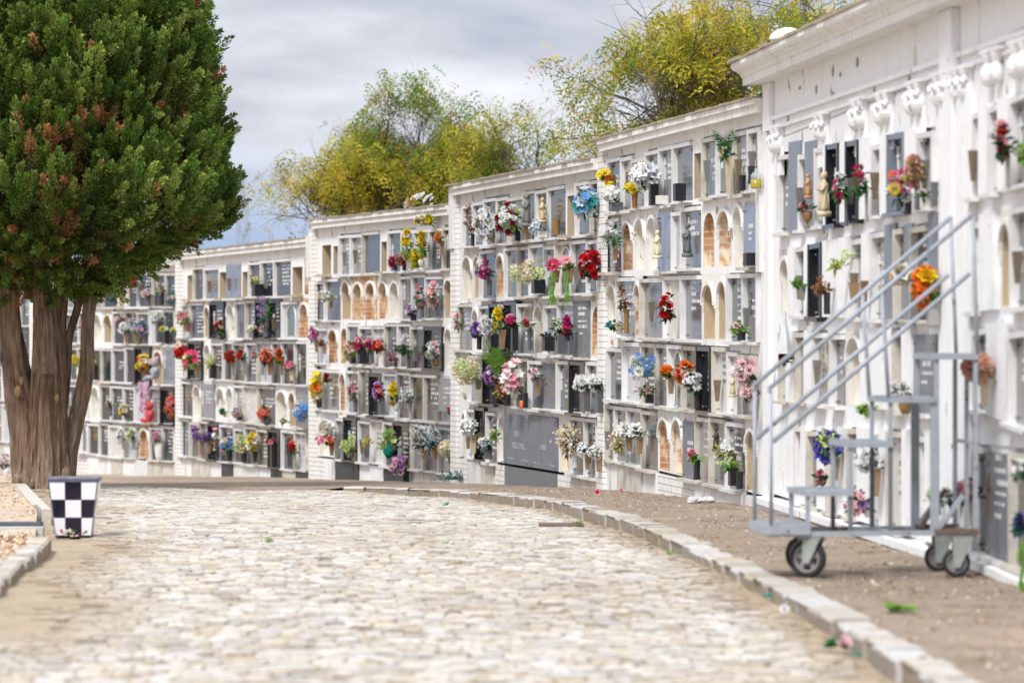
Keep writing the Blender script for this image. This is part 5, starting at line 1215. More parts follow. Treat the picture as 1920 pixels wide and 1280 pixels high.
# plush figures and the winged wreath
def plush(blk, x, ytop, ybot, c, c2, label, n0=.12):
    P, rz, sc = place(blk, x, ybot, n0); h = (ybot-ytop)/sc; root = empty("plush_toy", tuple(P), rz); tag(root, label, "plush toy"); k = h
    mb = MB(); mb.ball((0, 0, .30*k), (.24*k, .20*k, .28*k), 12, c); mb.ball((0, -.04*k, .72*k), (.21*k, .19*k, .20*k), 12, c); mb.ball((0, -.22*k, .67*k), (.09*k, .07*k, .07*k), 8, c2)
    for sg in (-1, 1):
        mb.ball((sg*.20*k, .02*k, .88*k), (.10*k, .05*k, .10*k), 8, c2); mb.tube([(sg*.18*k, 0, .48*k), (sg*.30*k, -.10*k, .30*k)], [.08*k, .075*k], 8, c); mb.ball((sg*.18*k, -.24*k, .10*k), (.10*k, .14*k, .10*k), 8, c)
        mb.ball((sg*.075*k, -.215*k, .76*k), .02*k, 6, (.01, .01, .01))
    mb.build("body", "petal", root, True); return root
plush("B1", 291, 666, 712, srgb(186, 186, 192), srgb(226, 180, 186), "large grey plush bear with pink ears sitting under the arch")
plush("B1", 274, 703, 728, srgb(178, 176, 186), srgb(220, 190, 196), "smaller grey plush bear below the large one")
plush("B1", 281, 748, 792, srgb(222, 96, 100), srgb(244, 206, 200), "red and pink plush doll in front of the winged wreath")
P, rz, sc = place("B1", 272, 742, .16); root = empty("winged_wreath", tuple(P), rz); tag(root, "fluffy pale pink angel wings hanging above the red doll", "wreath")
for sg in (-1, 1):
    mb = MB()
    for i in range(150):
        t = R.random(); q = R.random(); p = Vector((sg*(.05+.16*q*(1-t*.5)), R.uniform(-.06, .03), .26-.5*t+R.uniform(-.05, .05))); petal(mb, p, Vector((sg*.5, R.uniform(-.5, .2), -1)), Vector((0, -1, 0)), .09, .035, vary(srgb(232, 200, 220), .1))
    mb.build("wing", "petal", root)
# corniced walls
Q("B6", 1506, 388, 22, 22, "rose", "PPFPC", "g", "urn:g@20", 427, "pink roses in fluted bronze urn", r=.045, n0=.14)
figure("B6", 1545, 322, 406, srgb(206, 190, 160), "sandstone relief of a saint between two slabs, top tier, corniced wall", n0=.1)
figure("B6", 1515, 325, 372, srgb(198, 150, 104), "small terracotta figure inside a shaded niche, top tier, corniced wall", n0=.05)
Q("B6", 1574, 350, 27, 56, "rose", "HHPWH", "g", "cyl:x@9", 424, "magenta and blush roses in slim vase", n0=.16)
Q("B6", 1611, 336, 26, 60, "rose", "HHPNF", "g", "cyl:s@7", 416, "magenta roses with bright green leaves", n0=.16)
Q("B6", 1688, 350, 44, 56, "mum", "WWWWEYM", "d", "cyl:k@16", 402, "large white bouquet edged yellow and coral", n0=.16)
Q("B6", 1713, 320, 34, 62, "rose", "AAAPA", "y", "cyl:x@11", 394, "dusty pink roses and lily", n0=.13, nb=12, r=.06)
Q("B6", 1729, 363, 14, 14, "mum", "AF", "g", "pot:w@20", 391, "pink pompom in small white pot", nb=2)
lone_vase("B6", 1752, 342, 388, "cyl:x", 15, "tall grey granite vase at the end of the top tier, corniced wall")
Q("B6", 1494, 531, 17, 13, "tiny", "GN", "l", "cone:s@13", 563, "small green plant in steel cone", nb=4)
Q("B6", 1540, 536, 23, 30, "tiny", "DDJK", "n", "cyl:k@14", 589, "dry brown hydrangea in black vase")
o = Q("B6", 1568, 492, 20, 20, "tiny", "NC", "y", "none", 495, "long dry allium stems arching from brown cones", nb=1)
P0, rz0, sc0 = place("B6", 1568, 492, .15); mb = MB(); bl_ = MB()
for (x1, y1, x0) in ((1549, 476, 1600), (1561, 509, 1612), (1575, 467, 1614)):
    w = WALLS["B6"]; a_ = Vector(w.loc(x0, 530, .12)); b_ = Vector(w.loc(x1, y1, .24)); c_ = Vector(w.loc(1568, 492, .15))
    f_ = lambda v: Vector((v[0]-c_[0], -(v[1]-c_[1]), v[2]-c_[2]+8/sc0))
    A_, B_ = f_(a_), f_(b_); m_ = (A_+B_)/2+Vector((0, -.02, .10)); mb.tube([A_, m_, B_], .005, 5, LC["y"]); bloom(bl_, B_, .045, PC["N"], "mum")
mb.build("stems", "leaf", o); bl_.build("seed_heads", "petal", o)
lone_vase("B6", 1601, 530, 568, "cone:b", 18, "left brown cone holder of the allium stems, second tier", n0=.14)
lone_vase("B6", 1621, 527, 566, "cone:u", 13, "right brown cone holder of the allium stems, second tier", n0=.10)
Q("B6", 1688, 512, 40, 34, "lily", "CCWJ", "s", "none", 515, "cream dried lilies behind the handrails", nb=12)
Q("B6", 1735, 536, 54, 72, "rose", "OOJOY", "g", "box:r@25", 609, "large orange roses in stone planter", nb=13, r=.07, n0=.16)
o = Q("B6", 1471, 662, 20, 36, "rose", "RRK", "d", "none", 690, "cellophane wrapped red roses hung upside down", nb=5, n0=.12)
M["cello"] = mat_plain("cellophane", (.62, .64, .66), .2, var=.2); mb = MB(); mb.lathe([(.012, .34), (.02, .22), (.06, .06), (.075, -.02)], 7, (0, -.04, .10)); mb.build("wrapping", "cello", o)
Q("B6", 1688, 728, 32, 22, "mum", "HWPWH", "d", "bowl:g@26", 776, "pink and white chrysanthemums in gilt bowl", n0=.14)
Q("B6", 1619, 766, 17, 18, "lily", "NNE", "l", "none", 770, "lime green and orange spray", nb=6)
Q("B6", 1553, 833, 48, 62, "lily", "IIIWWIN", "l", "cone:b@16", 900, "violet blue and white irises in bronze cone", nb=24, n0=.16)
Q("B6", 1537, 893, 18, 26, "mum", "PPH", "g", "none", 900, "ball of pink roses below the irises", nb=4)
Q("B6", 1628, 860, 46, 48, "rose", "WWWW", "d", "cone:b@18", 930, "white roses in wooden cone", n0=.16, nb=12, r=.06)
Q("B6", 1604, 940, 48, 46, "rose", "FPLWF", "b", "bowl:w@16", 970, "blush and lilac daisies, set low", n0=.2)
Q("B6", 1748, 928, 19, 18, "mum", "WWN", "s", "cyl:x@9", 965, "white carnations between the stair posts", nb=5)
Q("B6", 1774, 928, 17, 26, "mum", "WWC", "d", "box:k@14", 968, "white carnations beside the black slab", nb=5)
Q("B6", 1813, 917, 44, 50, "rose", "PPAF", "d", "cone:c@16", 985, "pink roses spread behind the stair posts", n0=.14, nb=14)
Q("B7", 1879, 263, 24, 72, "rose", "PPFER", "d", "cyl:s@10", 352, "pink roses down a leafy dark green spray", n0=.14, nb=12)
Q("B7", 1918, 286, 20, 30, "tiny", "YNJ", "l", "cyl:x@10", 350, "yellow green sprig with black twigs", n0=.14)
Q("B7", 1836, 690, 48, 40, "mum", "AEAFA", "y", "cone:c@17", 762, "peach and salmon peonies in wooden cone", n0=.14, nb=10, r=.07)
Q("B7", 1912, 880, 28, 44, "lily", "WSW", "g", "none", 890, "white lilies with broad green leaves", nb=6, n0=.18)
Q("B7", 1912, 982, 18, 40, "lily", "IVI", "b", "none", 990, "trailing violet petunias", nb=16, n0=.2, drop_leaf=14)
Q("B7", 1910, 526, 14, 18, "tiny", "GN", "g", "cone:x@15", 520, "thin green sprig in grey cone holder", nb=3) if False else None
# on the ground at the walls
g = ground(128, 1007, ROAD); root = empty("litter_scraps", (g.x, g.y-.03, g.z+.01)); tag(root, "white and rust scraps of litter against the foot of the checked bin", "litter")
mb = MB()
for i in range(26): petal(mb, Vector((R.gauss(.02, .07), R.gauss(-.06, .02), R.uniform(.0, .03))), Vector((R.uniform(-1, 1), R.uniform(-.6, .4), R.uniform(.1, .8))), Vector((0, -.5, 1)), R.uniform(.025, .05), .03, R.choice([srgb(232, 226, 218), srgb(220, 214, 204), srgb(176, 84, 60), srgb(214, 190, 160), srgb(60, 120, 90)]))
mb.build("scraps", "petal", root)
g = ground(858, 905); root = empty("flower_spray", (g.x, g.y, g.z)); tag(root, "blue green wreath lying on the pavement against the painted brick pilaster", "flowers")
mb = MB(); lf = MB()
for i in range(150): leafblade(lf, (R.gauss(0, .11), R.gauss(-.02, .06), .03+abs(R.gauss(0, .045))+.0), (R.uniform(-1, 1), R.uniform(-1, .4), R.uniform(-.1, .8)), .07, .025, LC["b"] if R.random() < .7 else LC["g"])
for i in range(30): leafblade(lf, (.08+.004*i, 0, .08+.004*i), (.6, R.uniform(-.4, .2), .8), .09, .03, LC["l"])
for i in range(8): bloom(mb, (R.gauss(.03, .06), -.08, .09+R.uniform(0, .07)), .03, PC["S"], "rose")
mb.build("blooms", "petal", root); lf.build("foliage", "leaf", root)
g = ground(1314, 942); root = empty("plastic_bag", (g.x, g.y, g.z)); tag(root, "crumpled white plastic bag lying on the pavement by the wall foot", "plastic bag")
mb = MB()
for i in range(6): mb.ball((R.uniform(-.08, .08), R.uniform(-.05, .05), .025), (R.uniform(.04, .075), .05, R.uniform(.018, .034)), 10, (.8, .8, .8), 0, .28)
mb.build("bag", "petal", root)
g = ground(1474, 926); root = empty("fallen_flower", (g.x, g.y, g.z)); tag(root, "pink artificial rose head resting at the foot of the corniced wall", "fallen flower", "fallen flowers and scraps on the ground")
mb = MB(); bloom(mb, (0, 0, .05), .05, PC["P"], "mum"); mb.build("bloom", "petal", root)
for (px, py, c, r, road, lc, lab) in ((1610, 1204, "F", .048, True, "g", "blush pink flower head with green leaves in the gutter"), (1497, 1138, "W", .035, True, None, "white flower head lying in the gutter"),
        (1120, 925, "H", .03, False, None, "small hot pink petal ball on the pavement by the brick pilaster"), (1165, 922, "P", .03, False, None, "pale pink petal scrap at the wall foot"),
        (1505, 1020, "G", .02, False, "g", "tiny green scrap beside the front caster") if False else (918, 922, "Y", .02, False, None, "yellow petal on the pavement below the double slab")):
    g = ground(px-26*road, py+16*road, ROAD if road else 0); root = empty("fallen_flower", (g.x, g.y, g.z+(.02 if road else 0))); tag(root, lab, "fallen flower", "fallen flowers and scraps on the ground")
    mb = MB(); bloom(mb, (0, 0, r*.6), r, PC[c], "rose", (0, -.8, .5)); mb.build("bloom", "petal", root)
    if lc:
        lf = MB()
        for k in range(9): leafblade(lf, (-.02, 0, .01), (R.uniform(-1.4, .2), R.uniform(-.4, .4), R.uniform(0, .6)), r*2.1, r*1.1, LC[lc])
        lf.build("leaves", "leaf", root)
for i, (px, py, c, road, lab) in enumerate(((1375, 1060, "t", True, "teal leaf scrap under the kerb, nearest the stairs"), (1461, 1112, "t", True, "turquoise leaf scrap beside the white flower head"), (1020, 952, "t", True, "dark teal leaf at the bend of the kerb"), (838, 953, "t", True, "teal leaf scrap out on the cobbles"), (1280, 1030, "l", True, "lime green leaf scrap in the gutter"),
        (1684, 1148, "l", False, "bright green leaf spray lying on the near pavement"), (1632, 1226, "t", True, "pale turquoise petal right of the blush flower head"), (721, 921, "y", True, "yellow green leaf at the end of the kerb"))):
    g = ground(px-(24*road if px > 1200 else 0), py+(15*road if px > 1200 else 0), ROAD if road else 0); root = empty("fallen_leaf", (g.x, g.y, g.z+(.025 if road else .005))); tag(root, lab, "fallen leaf", "fallen flowers and scraps on the ground")
    lf = MB(); big = 1.9 if c == "l" and not road else 1
    for k in range(6 if big < 1.5 else 14): leafblade(lf, (R.uniform(-.02, .02)*big, R.uniform(-.02, .02), .005), (R.uniform(-1, 1), R.uniform(-1, 1), R.uniform(.1, .6)), .055*big, .03*big, LC[c] if c != "t" else srgb(70, 150, 140))
    lf.build("leaf_blades", "leaf", root)
for i, (px, py, lab) in enumerate(((835, 1027, "small grass tuft growing between the middle cobbles"), (1086, 986, "grass tuft beside the rusty drain cover"), (505, 1021, "flat grass tuft in the sandy cobbles near the bin"))):
    g = ground(px, py, ROAD); root = empty("grass_tuft", (g.x, g.y, g.z)); tag(root, lab, "grass tuft"); lf = MB()
    for k in range(22): leafblade(lf, (R.gauss(0, .02), R.gauss(0, .02), .012), (R.uniform(-.6, .6), R.uniform(-.6, .6), 1), R.uniform(.03, .065), .007, LC["l"])
    lf.build("blades", "leaf", root)
g = ground(1052, 984, ROAD); root = empty("drain_cover", (g.x, g.y, g.z)); tag(root, "rusty brown drain cover set into the cobbles by the kerb", "drain cover")
mb = MB(); mb.box(-.17, .17, -.17, .17, -.02, .010); mb.build("plate", "rust", root); mb = MB()
for s_ in (-1, 1): mb.box(-.19, .19, s_*.18-.01, s_*.18+.01, -.02, .013); mb.box(s_*.18-.01, s_*.18+.01, -.17, .17, -.02, .013)
mb.build("frame", "rust", root)
# ---------------------------------------------------------------- the cypress
M["needle"] = mat_attr("cypress_foliage", .65, .15, 9, .25, .28)
m, nt, b = new_mat("cypress_bark"); L = nt.links; v = objco(nt)
f1 = noise(nt, mapped(nt, v, (9, 9, .8)), 3.0, 7, .7); f2 = noise(nt, v, 1.3, 4, .6)
c = ramp(nt, f1, [(.30, (.060, .040, .029)), (.48, (.23, .165, .115)), (.68, (.42, .325, .25))])
c = mixc(nt, 1.0, c, ramp(nt, f2, [(.35, (.8, .68, .58)), (.65, (1.1, 1.08, 1.05))]), "MULTIPLY"); L.new(c, b.inputs["Base Color"]); b.inputs["Roughness"].default_value = .95; bump(nt, b, f1, 1.0, .05); M["bark"] = m
m, nt, b = new_mat("tree_bark"); v = objco(nt); f1 = noise(nt, mapped(nt, v, (6, 6, 1.5)), 4, 5, .7); nt.links.new(ramp(nt, f1, [(.3, (.05, .04, .035)), (.7, (.17, .145, .125))]), b.inputs["Base Color"]); b.inputs["Roughness"].default_value = .95; M["bark2"] = m
YT = 45.5; S = F/YT; X0 = (78-CX)/S; ZT = zg(YT)
croot = empty("cypress_tree", (X0, YT, ZT)); tag(croot, "large dense cypress with browned patches and many fused stems", "tree")
tp = lambda px, py, dy=0: ((px-78)/S, dy, CZ-(py-HY)/S-ZT)
mb = MB()
stems = [  # (pixel path, radii px, depth)
    ([(62, 925), (54, 850), (41, 760), (30, 680), (17, 600), (0, 500), (-22, 420)], [37, 32, 27, 23, 20, 16, 12], -.05),
    ([(68, 925), (64, 850), (55, 770), (39, 690), (29, 600), (22, 520), (12, 440)], [36, 28, 20, 13, 11, 10, 8], -.16),
    ([(88, 925), (88, 850), (87, 760), (86, 680), (84, 600), (82, 520), (80, 440)], [44, 34, 26, 20, 16, 14, 11], -.18),
    ([(98, 925), (99, 850), (99, 760), (96, 680), (93, 610), (84, 545), (72, 470)], [38, 31, 25, 20, 17, 14, 10], -.10),
    ([(104, 915), (106, 800), (106, 700), (108, 600), (116, 520), (118, 440)], [30, 20, 18, 15, 12, 9], .05),
    ([(98, 700), (95, 620), (88, 560), (80, 520), (76, 450)], [14, 11, 9, 8, 6], -.30),
    ([(112, 925), (128, 850), (142, 790), (156, 730), (163, 680), (164, 620), (170, 560), (182, 500), (200, 430)], [23, 15, 14.5, 13.5, 12.5, 11.5, 11, 11, 8], -.02),
    ([(110, 850), (117, 760), (123, 700), (126, 640), (136, 600), (147, 560), (154, 510), (166, 450)], [10, 8, 7.5, 7, 7, 6.5, 5.5, 4], .12),
    ([(145, 565), (136, 545), (132, 500)], [4.5, 4, 3], .12), ([(92, 640), (112, 590), (122, 540), (128, 470)], [8, 7, 6, 5], .0),
    ([(150, 540), (160, 505), (168, 470)], [3, 2.5, 2], .10),
    ([(10, 600), (-6, 540), (-30, 470)], [12, 10, 8], .1), ([(52, 560), (48, 500), (44, 430)], [14, 12, 9], .45), ([(20, 570), (34, 500), (50, 430)], [9, 8, 6], -.1)]
for path, rad, dy in stems:
    P = [Vector(tp(x, y, dy)) for x, y in path]; n = 54; pts = []; rr = []
    for i in range(n+1):
        t = i/n*(len(P)-1); k = min(int(t), len(P)-2); f = t-k
        p0, p1, p2, p3 = P[max(0, k-1)], P[k], P[k+1], P[min(len(P)-1, k+2)]
        q = .5*((2*p1)+(p2-p0)*f+(2*p0-5*p1+4*p2-p3)*f*f+(3*p1-p0-3*p2+p3)*f**3); pts.append(q); rr.append((rad[k]*(1-f)+rad[k+1]*f)/S)
    k = 64; vs = []; ph = R.uniform(0, 6)
    for i, (p, r) in enumerate(zip(pts, rr)):
        for j in range(k):
            a = 2*math.pi*j/k; z = p.z
            fl = 1+.13*math.sin(5*a+ph+z*.9)+.06*math.sin(11*a+ph*2-z*1.7)+R.uniform(-.02, .02)+.04*math.sin(z*6+a*2)+.05*math.sin(17*a+ph+1.3*math.sin(z*2.3))+.028*math.sin(27*a-ph+z*2.1)+.10*max(0, .25-z)*math.sin(4*a+ph)
            vs.append((p.x+r*fl*math.cos(a), p.y+r*fl*math.sin(a), p.z))
    mb.add(vs, [(i*k+j, i*k+(j+1) % k, (i+1)*k+(j+1) % k, (i+1)*k+j) for i in range(n) for j in range(k)])
    for q_ in range(46 if rad[0] > 12 else 14):      # fibrous strips of bark standing off the stem
        i0 = R.randint(0, n-9); m_ = R.randint(4, 9); a = R.uniform(0, 6.283); wv = R.uniform(.006, .016); vs = []
        for i in range(m_):
            p, r = pts[i0+i], rr[i0+i]*(1.055+.05*(i/m_)**2); a += R.uniform(-.02, .02); w_ = wv/max(r, .03)*math.sin(math.pi*(i+.6)/(m_+.4))
            for s_ in (-1, 1): vs.append((p.x+r*math.cos(a+s_*w_), p.y+r*math.sin(a+s_*w_), p.z))
        mb.add(vs, [(2*i, 2*i+1, 2*i+3, 2*i+2) for i in range(m_-1)])
for x, dx, dy in ((52, -.14, -.3), (70, -.05, -.36), (98, .06, -.36), (116, .14, -.28)):
    p = Vector(tp(x, 893, -.12)); mb.tube([p+Vector((0, 0, .12)), p+Vector((dx*.4, dy*.4, .0)), p+Vector((dx, dy, -.16))], [.13, .085, .03], 10)
trunk = mb.build("trunk", "bark", croot, True)
mb = MB()
for x, y, r in ((40, 732, 7), (35, 712, 0), (47, 712, 5), (92, 672, 7), (113, 745, 5), (30, 830, 0)):
    if r:
        p = Vector(tp(x, y, -.34)); mb.add([(p.x+r/S*math.cos(a)*.8, p.y-.02*abs(math.cos(a)), p.z+r/S*1.6*math.sin(a)) for a in [2*math.pi*i/12 for i in range(12)]]+[(p.x, p.y-.03, p.z)], [(i, (i+1) % 12, 12) for i in range(12)], srgb(150, 120, 84))
mb.build("pruning_scar", "stone", trunk)
prof = np.array([(-900, 10), (-700, 90), (-450, 190), (-300, 245), (-150, 292), (0, 328), (100, 352), (230, 362), (330, 362), (385, 376), (420, 352), (448, 300), (475, 225), (505, 150), (540, 105), (560, 20)], float)
def env(py): return np.interp(py, prof[:, 0], np.maximum(prof[:, 1]*.985-34-np.clip((430-prof[:, 0])/8, 0, 52), 8))/S
def lump(a, z):
    return 1+.035*np.sin(3*a+z*1.3)+.025*np.sin(7*a-z*2.1+1)
def tufts(n, shrink, size, nspray, dark, name_seed):
    rng = np.random.default_rng(name_seed)
    # sample height in proportion to circumference
    ys = np.linspace(-880, 556, 400); wgt = env(ys)+.12; wgt[ys < -150] *= .45; wgt /= wgt.sum()
    py = rng.choice(ys, n, p=wgt)+rng.uniform(-2, 2, n); a = rng.uniform(0, 2*np.pi, n); z = CZ-(py-HY)/S-ZT
    r = env(py)*lump(a, z)*shrink*(1-.10*rng.random(n)**2)
    crg = np.random.default_rng(5); ncl = 620
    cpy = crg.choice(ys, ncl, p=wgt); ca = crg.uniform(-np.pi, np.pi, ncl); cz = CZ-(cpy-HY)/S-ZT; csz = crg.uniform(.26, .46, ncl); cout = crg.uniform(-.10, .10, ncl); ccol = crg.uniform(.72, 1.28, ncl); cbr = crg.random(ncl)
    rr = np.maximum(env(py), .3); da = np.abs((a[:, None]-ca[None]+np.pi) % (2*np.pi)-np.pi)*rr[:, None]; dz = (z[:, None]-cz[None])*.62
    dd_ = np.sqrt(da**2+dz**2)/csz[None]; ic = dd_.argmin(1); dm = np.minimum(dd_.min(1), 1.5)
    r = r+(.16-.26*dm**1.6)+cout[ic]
    slope = (env(py-12)-env(py+12))/(24/S)           # <0 where the crown widens downward... outward normal z part
    base = np.stack([r*np.cos(a), r*np.sin(a), z], 1)
    bowl = np.clip((py-385)/90, 0, 1)
    d = np.stack([np.cos(a)*(.55+.2*bowl), np.sin(a)*(.55+.2*bowl), .95-.95*bowl+.15*rng.normal(size=n)], 1)+rng.normal(size=(n, 3))*.22
    d /= np.linalg.norm(d, axis=1, keepdims=True)
    L = size*rng.uniform(.55, 1.25, n)
    # brown patches keep together
    br = ((cbr[ic] < .30) & (dm > .5) & (rng.random(n) < .6)) | ((dm > .8) & (rng.random(n) < .25)) | (rng.random(n) < .03)
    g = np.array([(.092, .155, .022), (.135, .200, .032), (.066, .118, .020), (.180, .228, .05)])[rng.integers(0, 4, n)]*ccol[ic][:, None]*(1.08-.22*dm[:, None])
    bc = np.array([(.36, .17, .07), (.28, .14, .06), (.40, .23, .10)])[rng.integers(0, 3, n)]
    colr = np.where(br[:, None], bc, g)*dark
    # each tuft: nspray small scale-leaf sprays along a flame-shaped cone
    t = rng.random((n, nspray))**.8; ang = rng.uniform(0, 2*np.pi, (n, nspray)); rad = (L[:, None]*.24)*(1-t)**.7*np.sqrt(rng.random((n, nspray)))
    u = np.cross(d, [0.31, .2, .93]); u /= np.linalg.norm(u, axis=1, keepdims=True); w = np.cross(d, u)
    C = base[:, None, :]+d[:, None, :]*(t*L[:, None])[..., None]+(u[:, None, :]*np.cos(ang)[..., None]+w[:, None, :]*np.sin(ang)[..., None])*rad[..., None]
    sd = d[:, None, :]*1.0+(u[:, None, :]*np.cos(ang)[..., None]+w[:, None, :]*np.sin(ang)[..., None])*.55+rng.normal(size=C.shape)*.30
    sd /= np.linalg.norm(sd, axis=2, keepdims=True)
    sl = .040*rng.uniform(.6, 1.6, (n, nspray)); sw = sl*.19
    rv = rng.normal(size=C.shape); sv = np.cross(sd, rv); sv /= np.linalg.norm(sv, axis=2, keepdims=True)
    A = C; B = C+sd*(sl*.5)[..., None]-sv*sw[..., None]; D = C+sd*sl[..., None]; E = C+sd*(sl*.5)[..., None]+sv*sw[..., None]
    keep = (np.where(py < -60, .45, 1.0)*np.where(np.sin(a) > .35, .5, 1.0))[:, None]*np.where(z[:, None] > 0, 1, 1) > rng.random((n, nspray)); A, B, D, E = A[keep], B[keep], D[keep], E[keep]
    V = np.stack([A, B, D, E], 1).reshape(-1, 3); Fc = np.arange(len(V)).reshape(-1, 4)
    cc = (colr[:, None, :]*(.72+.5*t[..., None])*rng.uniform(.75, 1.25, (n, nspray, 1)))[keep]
    return V, Fc, cc
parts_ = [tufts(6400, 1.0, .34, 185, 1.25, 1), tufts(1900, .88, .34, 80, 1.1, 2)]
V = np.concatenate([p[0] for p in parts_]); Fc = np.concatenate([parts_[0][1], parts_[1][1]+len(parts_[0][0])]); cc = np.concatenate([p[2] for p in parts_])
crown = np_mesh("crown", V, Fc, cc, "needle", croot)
# solid core blocking the view through, coloured dark for shade inside the crown
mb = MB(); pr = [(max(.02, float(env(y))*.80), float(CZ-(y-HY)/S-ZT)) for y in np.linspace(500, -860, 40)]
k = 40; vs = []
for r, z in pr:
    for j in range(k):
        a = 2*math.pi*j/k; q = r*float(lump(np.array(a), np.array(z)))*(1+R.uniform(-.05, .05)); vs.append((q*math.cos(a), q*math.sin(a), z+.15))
mb.add(vs, [(i*k+j, i*k+(j+1) % k, (i+1)*k+(j+1) % k, (i+1)*k+j) for i in range(len(pr)-1) for j in range(k)]+[tuple(reversed(range(k)))], (.035, .034, .018)); mb.build("inner_shade_core", "needle", croot)

# ---------------------------------------------------------------- yellowing trees behind the walls
M["leaflet"] = mat_attr("autumn_leaflet", .6, .1, 5, .25, .5)
def autumn(label, base, crown_c, rx, ry, rz, nf, seed, yellow=.45, bare=.0, lean=(0, 0)):
    rng = random.Random(seed); root = empty("autumn_tree", base); tag(root, label, "tree", "yellowing trees behind the niche walls")
    cc = Vector(crown_c)-Vector(base); mb = MB(); tips = []
    start = Vector((0, 0, -.3)); fork = Vector((cc.x*.35, cc.y*.35, max(.9, cc.z-rz*1.05)))
    mb.tube([start, fork*.5, fork], [.20, .16, .13], 9)
    def inside(p): q = p-cc; return (q.x/rx)**2+(q.y/ry)**2+(q.z/rz)**2
    def grow(p, d, L, r, lvl):
        pts = [p]; q = p; dd = d.normalized(); n = 5
        for i in range(n):
            dd = (dd+Vector((rng.gauss(0, .20), rng.gauss(0, .20), rng.gauss(0, .16)+(.05 if lvl < 2 else -.03)))).normalized(); q = q+dd*L/n; pts.append(q)
        mb.tube(pts, [r*(1-.6*i/n) for i in range(n+1)], 6 if lvl < 2 else 4)
        if lvl >= 2: tips.extend(pts[1:])
        if lvl >= 4 or inside(q) > 1.6: tips.append(q); return
        for k in range({0: 4, 1: 4, 2: 3, 3: 2}[lvl]):
            t = rng.randint(2, n); s = pts[t]; nd_ = (dd+Vector((rng.gauss(0, .75), rng.gauss(0, .75), rng.gauss(.1, .5)))).normalized(); grow(s, nd_, L*rng.uniform(.55, .8), r*.42, lvl+1)
        grow(q, dd, L*.7, r*.4, lvl+1)
    for k in range(7):
        a = 2*math.pi*k/7+rng.uniform(-.3, .3); d = Vector((math.cos(a)*rx, math.sin(a)*ry, rz*rng.uniform(.5, 1.5)))
        grow(fork-Vector((0, 0, rng.uniform(0, .4))), d, rng.uniform(.75, 1.0)*d.length*.62, .08, 0)
    mb.build("trunk", "bark2", root, True)
    tips = np.array([tuple(t) for t in tips if inside(t) < 1.75]); r2 = np.random.default_rng(seed)
    n = nf; i = r2.integers(0, len(tips), n); P = tips[i]+r2.normal(size=(n, 3))*np.array([.10, .10, .10])
    # gaps: drop fronds where a coarse pattern says so
    g = np.sin(P[:, 0]*3.6+seed)+np.sin(P[:, 2]*4.3+1.7*seed)+np.sin(P[:, 1]*3.1+P[:, 0]*2.3-P[:, 2]*1.7); P = P[g > -.35+bare]; n = len(P)
    ph = r2.uniform(0, 2*np.pi, n); d = np.stack([np.cos(ph), np.sin(ph), .3-1.5*r2.random(n)], 1); d /= np.linalg.norm(d, axis=1, keepdims=True)
    L = r2.uniform(.14, .30, n); s = np.cross(d, r2.normal(size=(n, 3))*.6+np.array([0, 0, .7])); s /= np.linalg.norm(s, axis=1, keepdims=True)
    yl = 1/(1+np.exp(-(np.sin(P[:, 0]*1.7+seed)+np.sin(P[:, 2]*2.3-seed)+np.sin(P[:, 1]*2.1)+r2.normal(size=n)*.8)*1.6)); yl = np.clip(yl+yellow-.5, 0, 1)[:, None]
    c = np.array([(.22, .33, .035)])*(1-yl)+np.array([(.74, .60, .06)])*yl; c = c*r2.uniform(.6, 1.2, (n, 1)); og = r2.random(n) < .15; c[og] = np.array((.66, .42, .08))*r2.uniform(.7, 1.1, (og.sum(), 1))
    VV = []; CC = []
    K = 4
    for k in range(K):                                # leaflet pairs along each drooping frond
        t = (k+.6)/K; q = P+d*(L*t)[:, None]-np.array([0, 0, 1.0])*(L*.7*t*t)[:, None]
        for sg in (-1, 1):
            o = s*sg*.75+d*.55+r2.normal(size=(n, 3))*.15; o /= np.linalg.norm(o, axis=1, keepdims=True); ll = (L*.40*(1.1-.4*t))[:, None]; wv = np.cross(o, d); wv = wv/np.maximum(1e-6, np.linalg.norm(wv, axis=1, keepdims=True)); wd = np.cross(o, wv)*ll*.15
            VV.append(np.stack([q, q+o*ll*.5-wd, q+o*ll, q+o*ll*.5+wd], 1)); CC.append(c*r2.uniform(.85, 1.12, (n, 1)))
    V = np.concatenate(VV).reshape(-1, 3); C = np.concatenate(CC); np_mesh("crown", V, np.arange(len(V)).reshape(-1, 4), C, "leaflet", root)
    return root
def tree_at(label, Y, cx_, cy_, rxp, ryp, nf, seed, **k):
    s = F/Y; c = at(cx_, cy_, Y); autumn(label, (c.x+.2, Y+.1, zg(Y)), (c.x, Y, c.z), rxp/s, rxp/s*.8, ryp/s, nf, seed, **k)
tree_at("broad yellow green tree rising behind the yellow garland wall", 63, 700, 300, 212, 160, 12500, 3, yellow=.30)
tree_at("thinner half bare yellowing tree behind the grey double slab wall", 60, 985, 300, 150, 92, 4300, 5, yellow=.42, bare=.1)
tree_at("tallest golden green tree behind the corniced wall and stairs wall", 52, 1300, 105, 258, 192, 13500, 8, yellow=.46)
tree_at("golden tree behind the roof cap of the corniced wall", 50, 1560, 60, 150, 120, 3400, 12, yellow=.52)

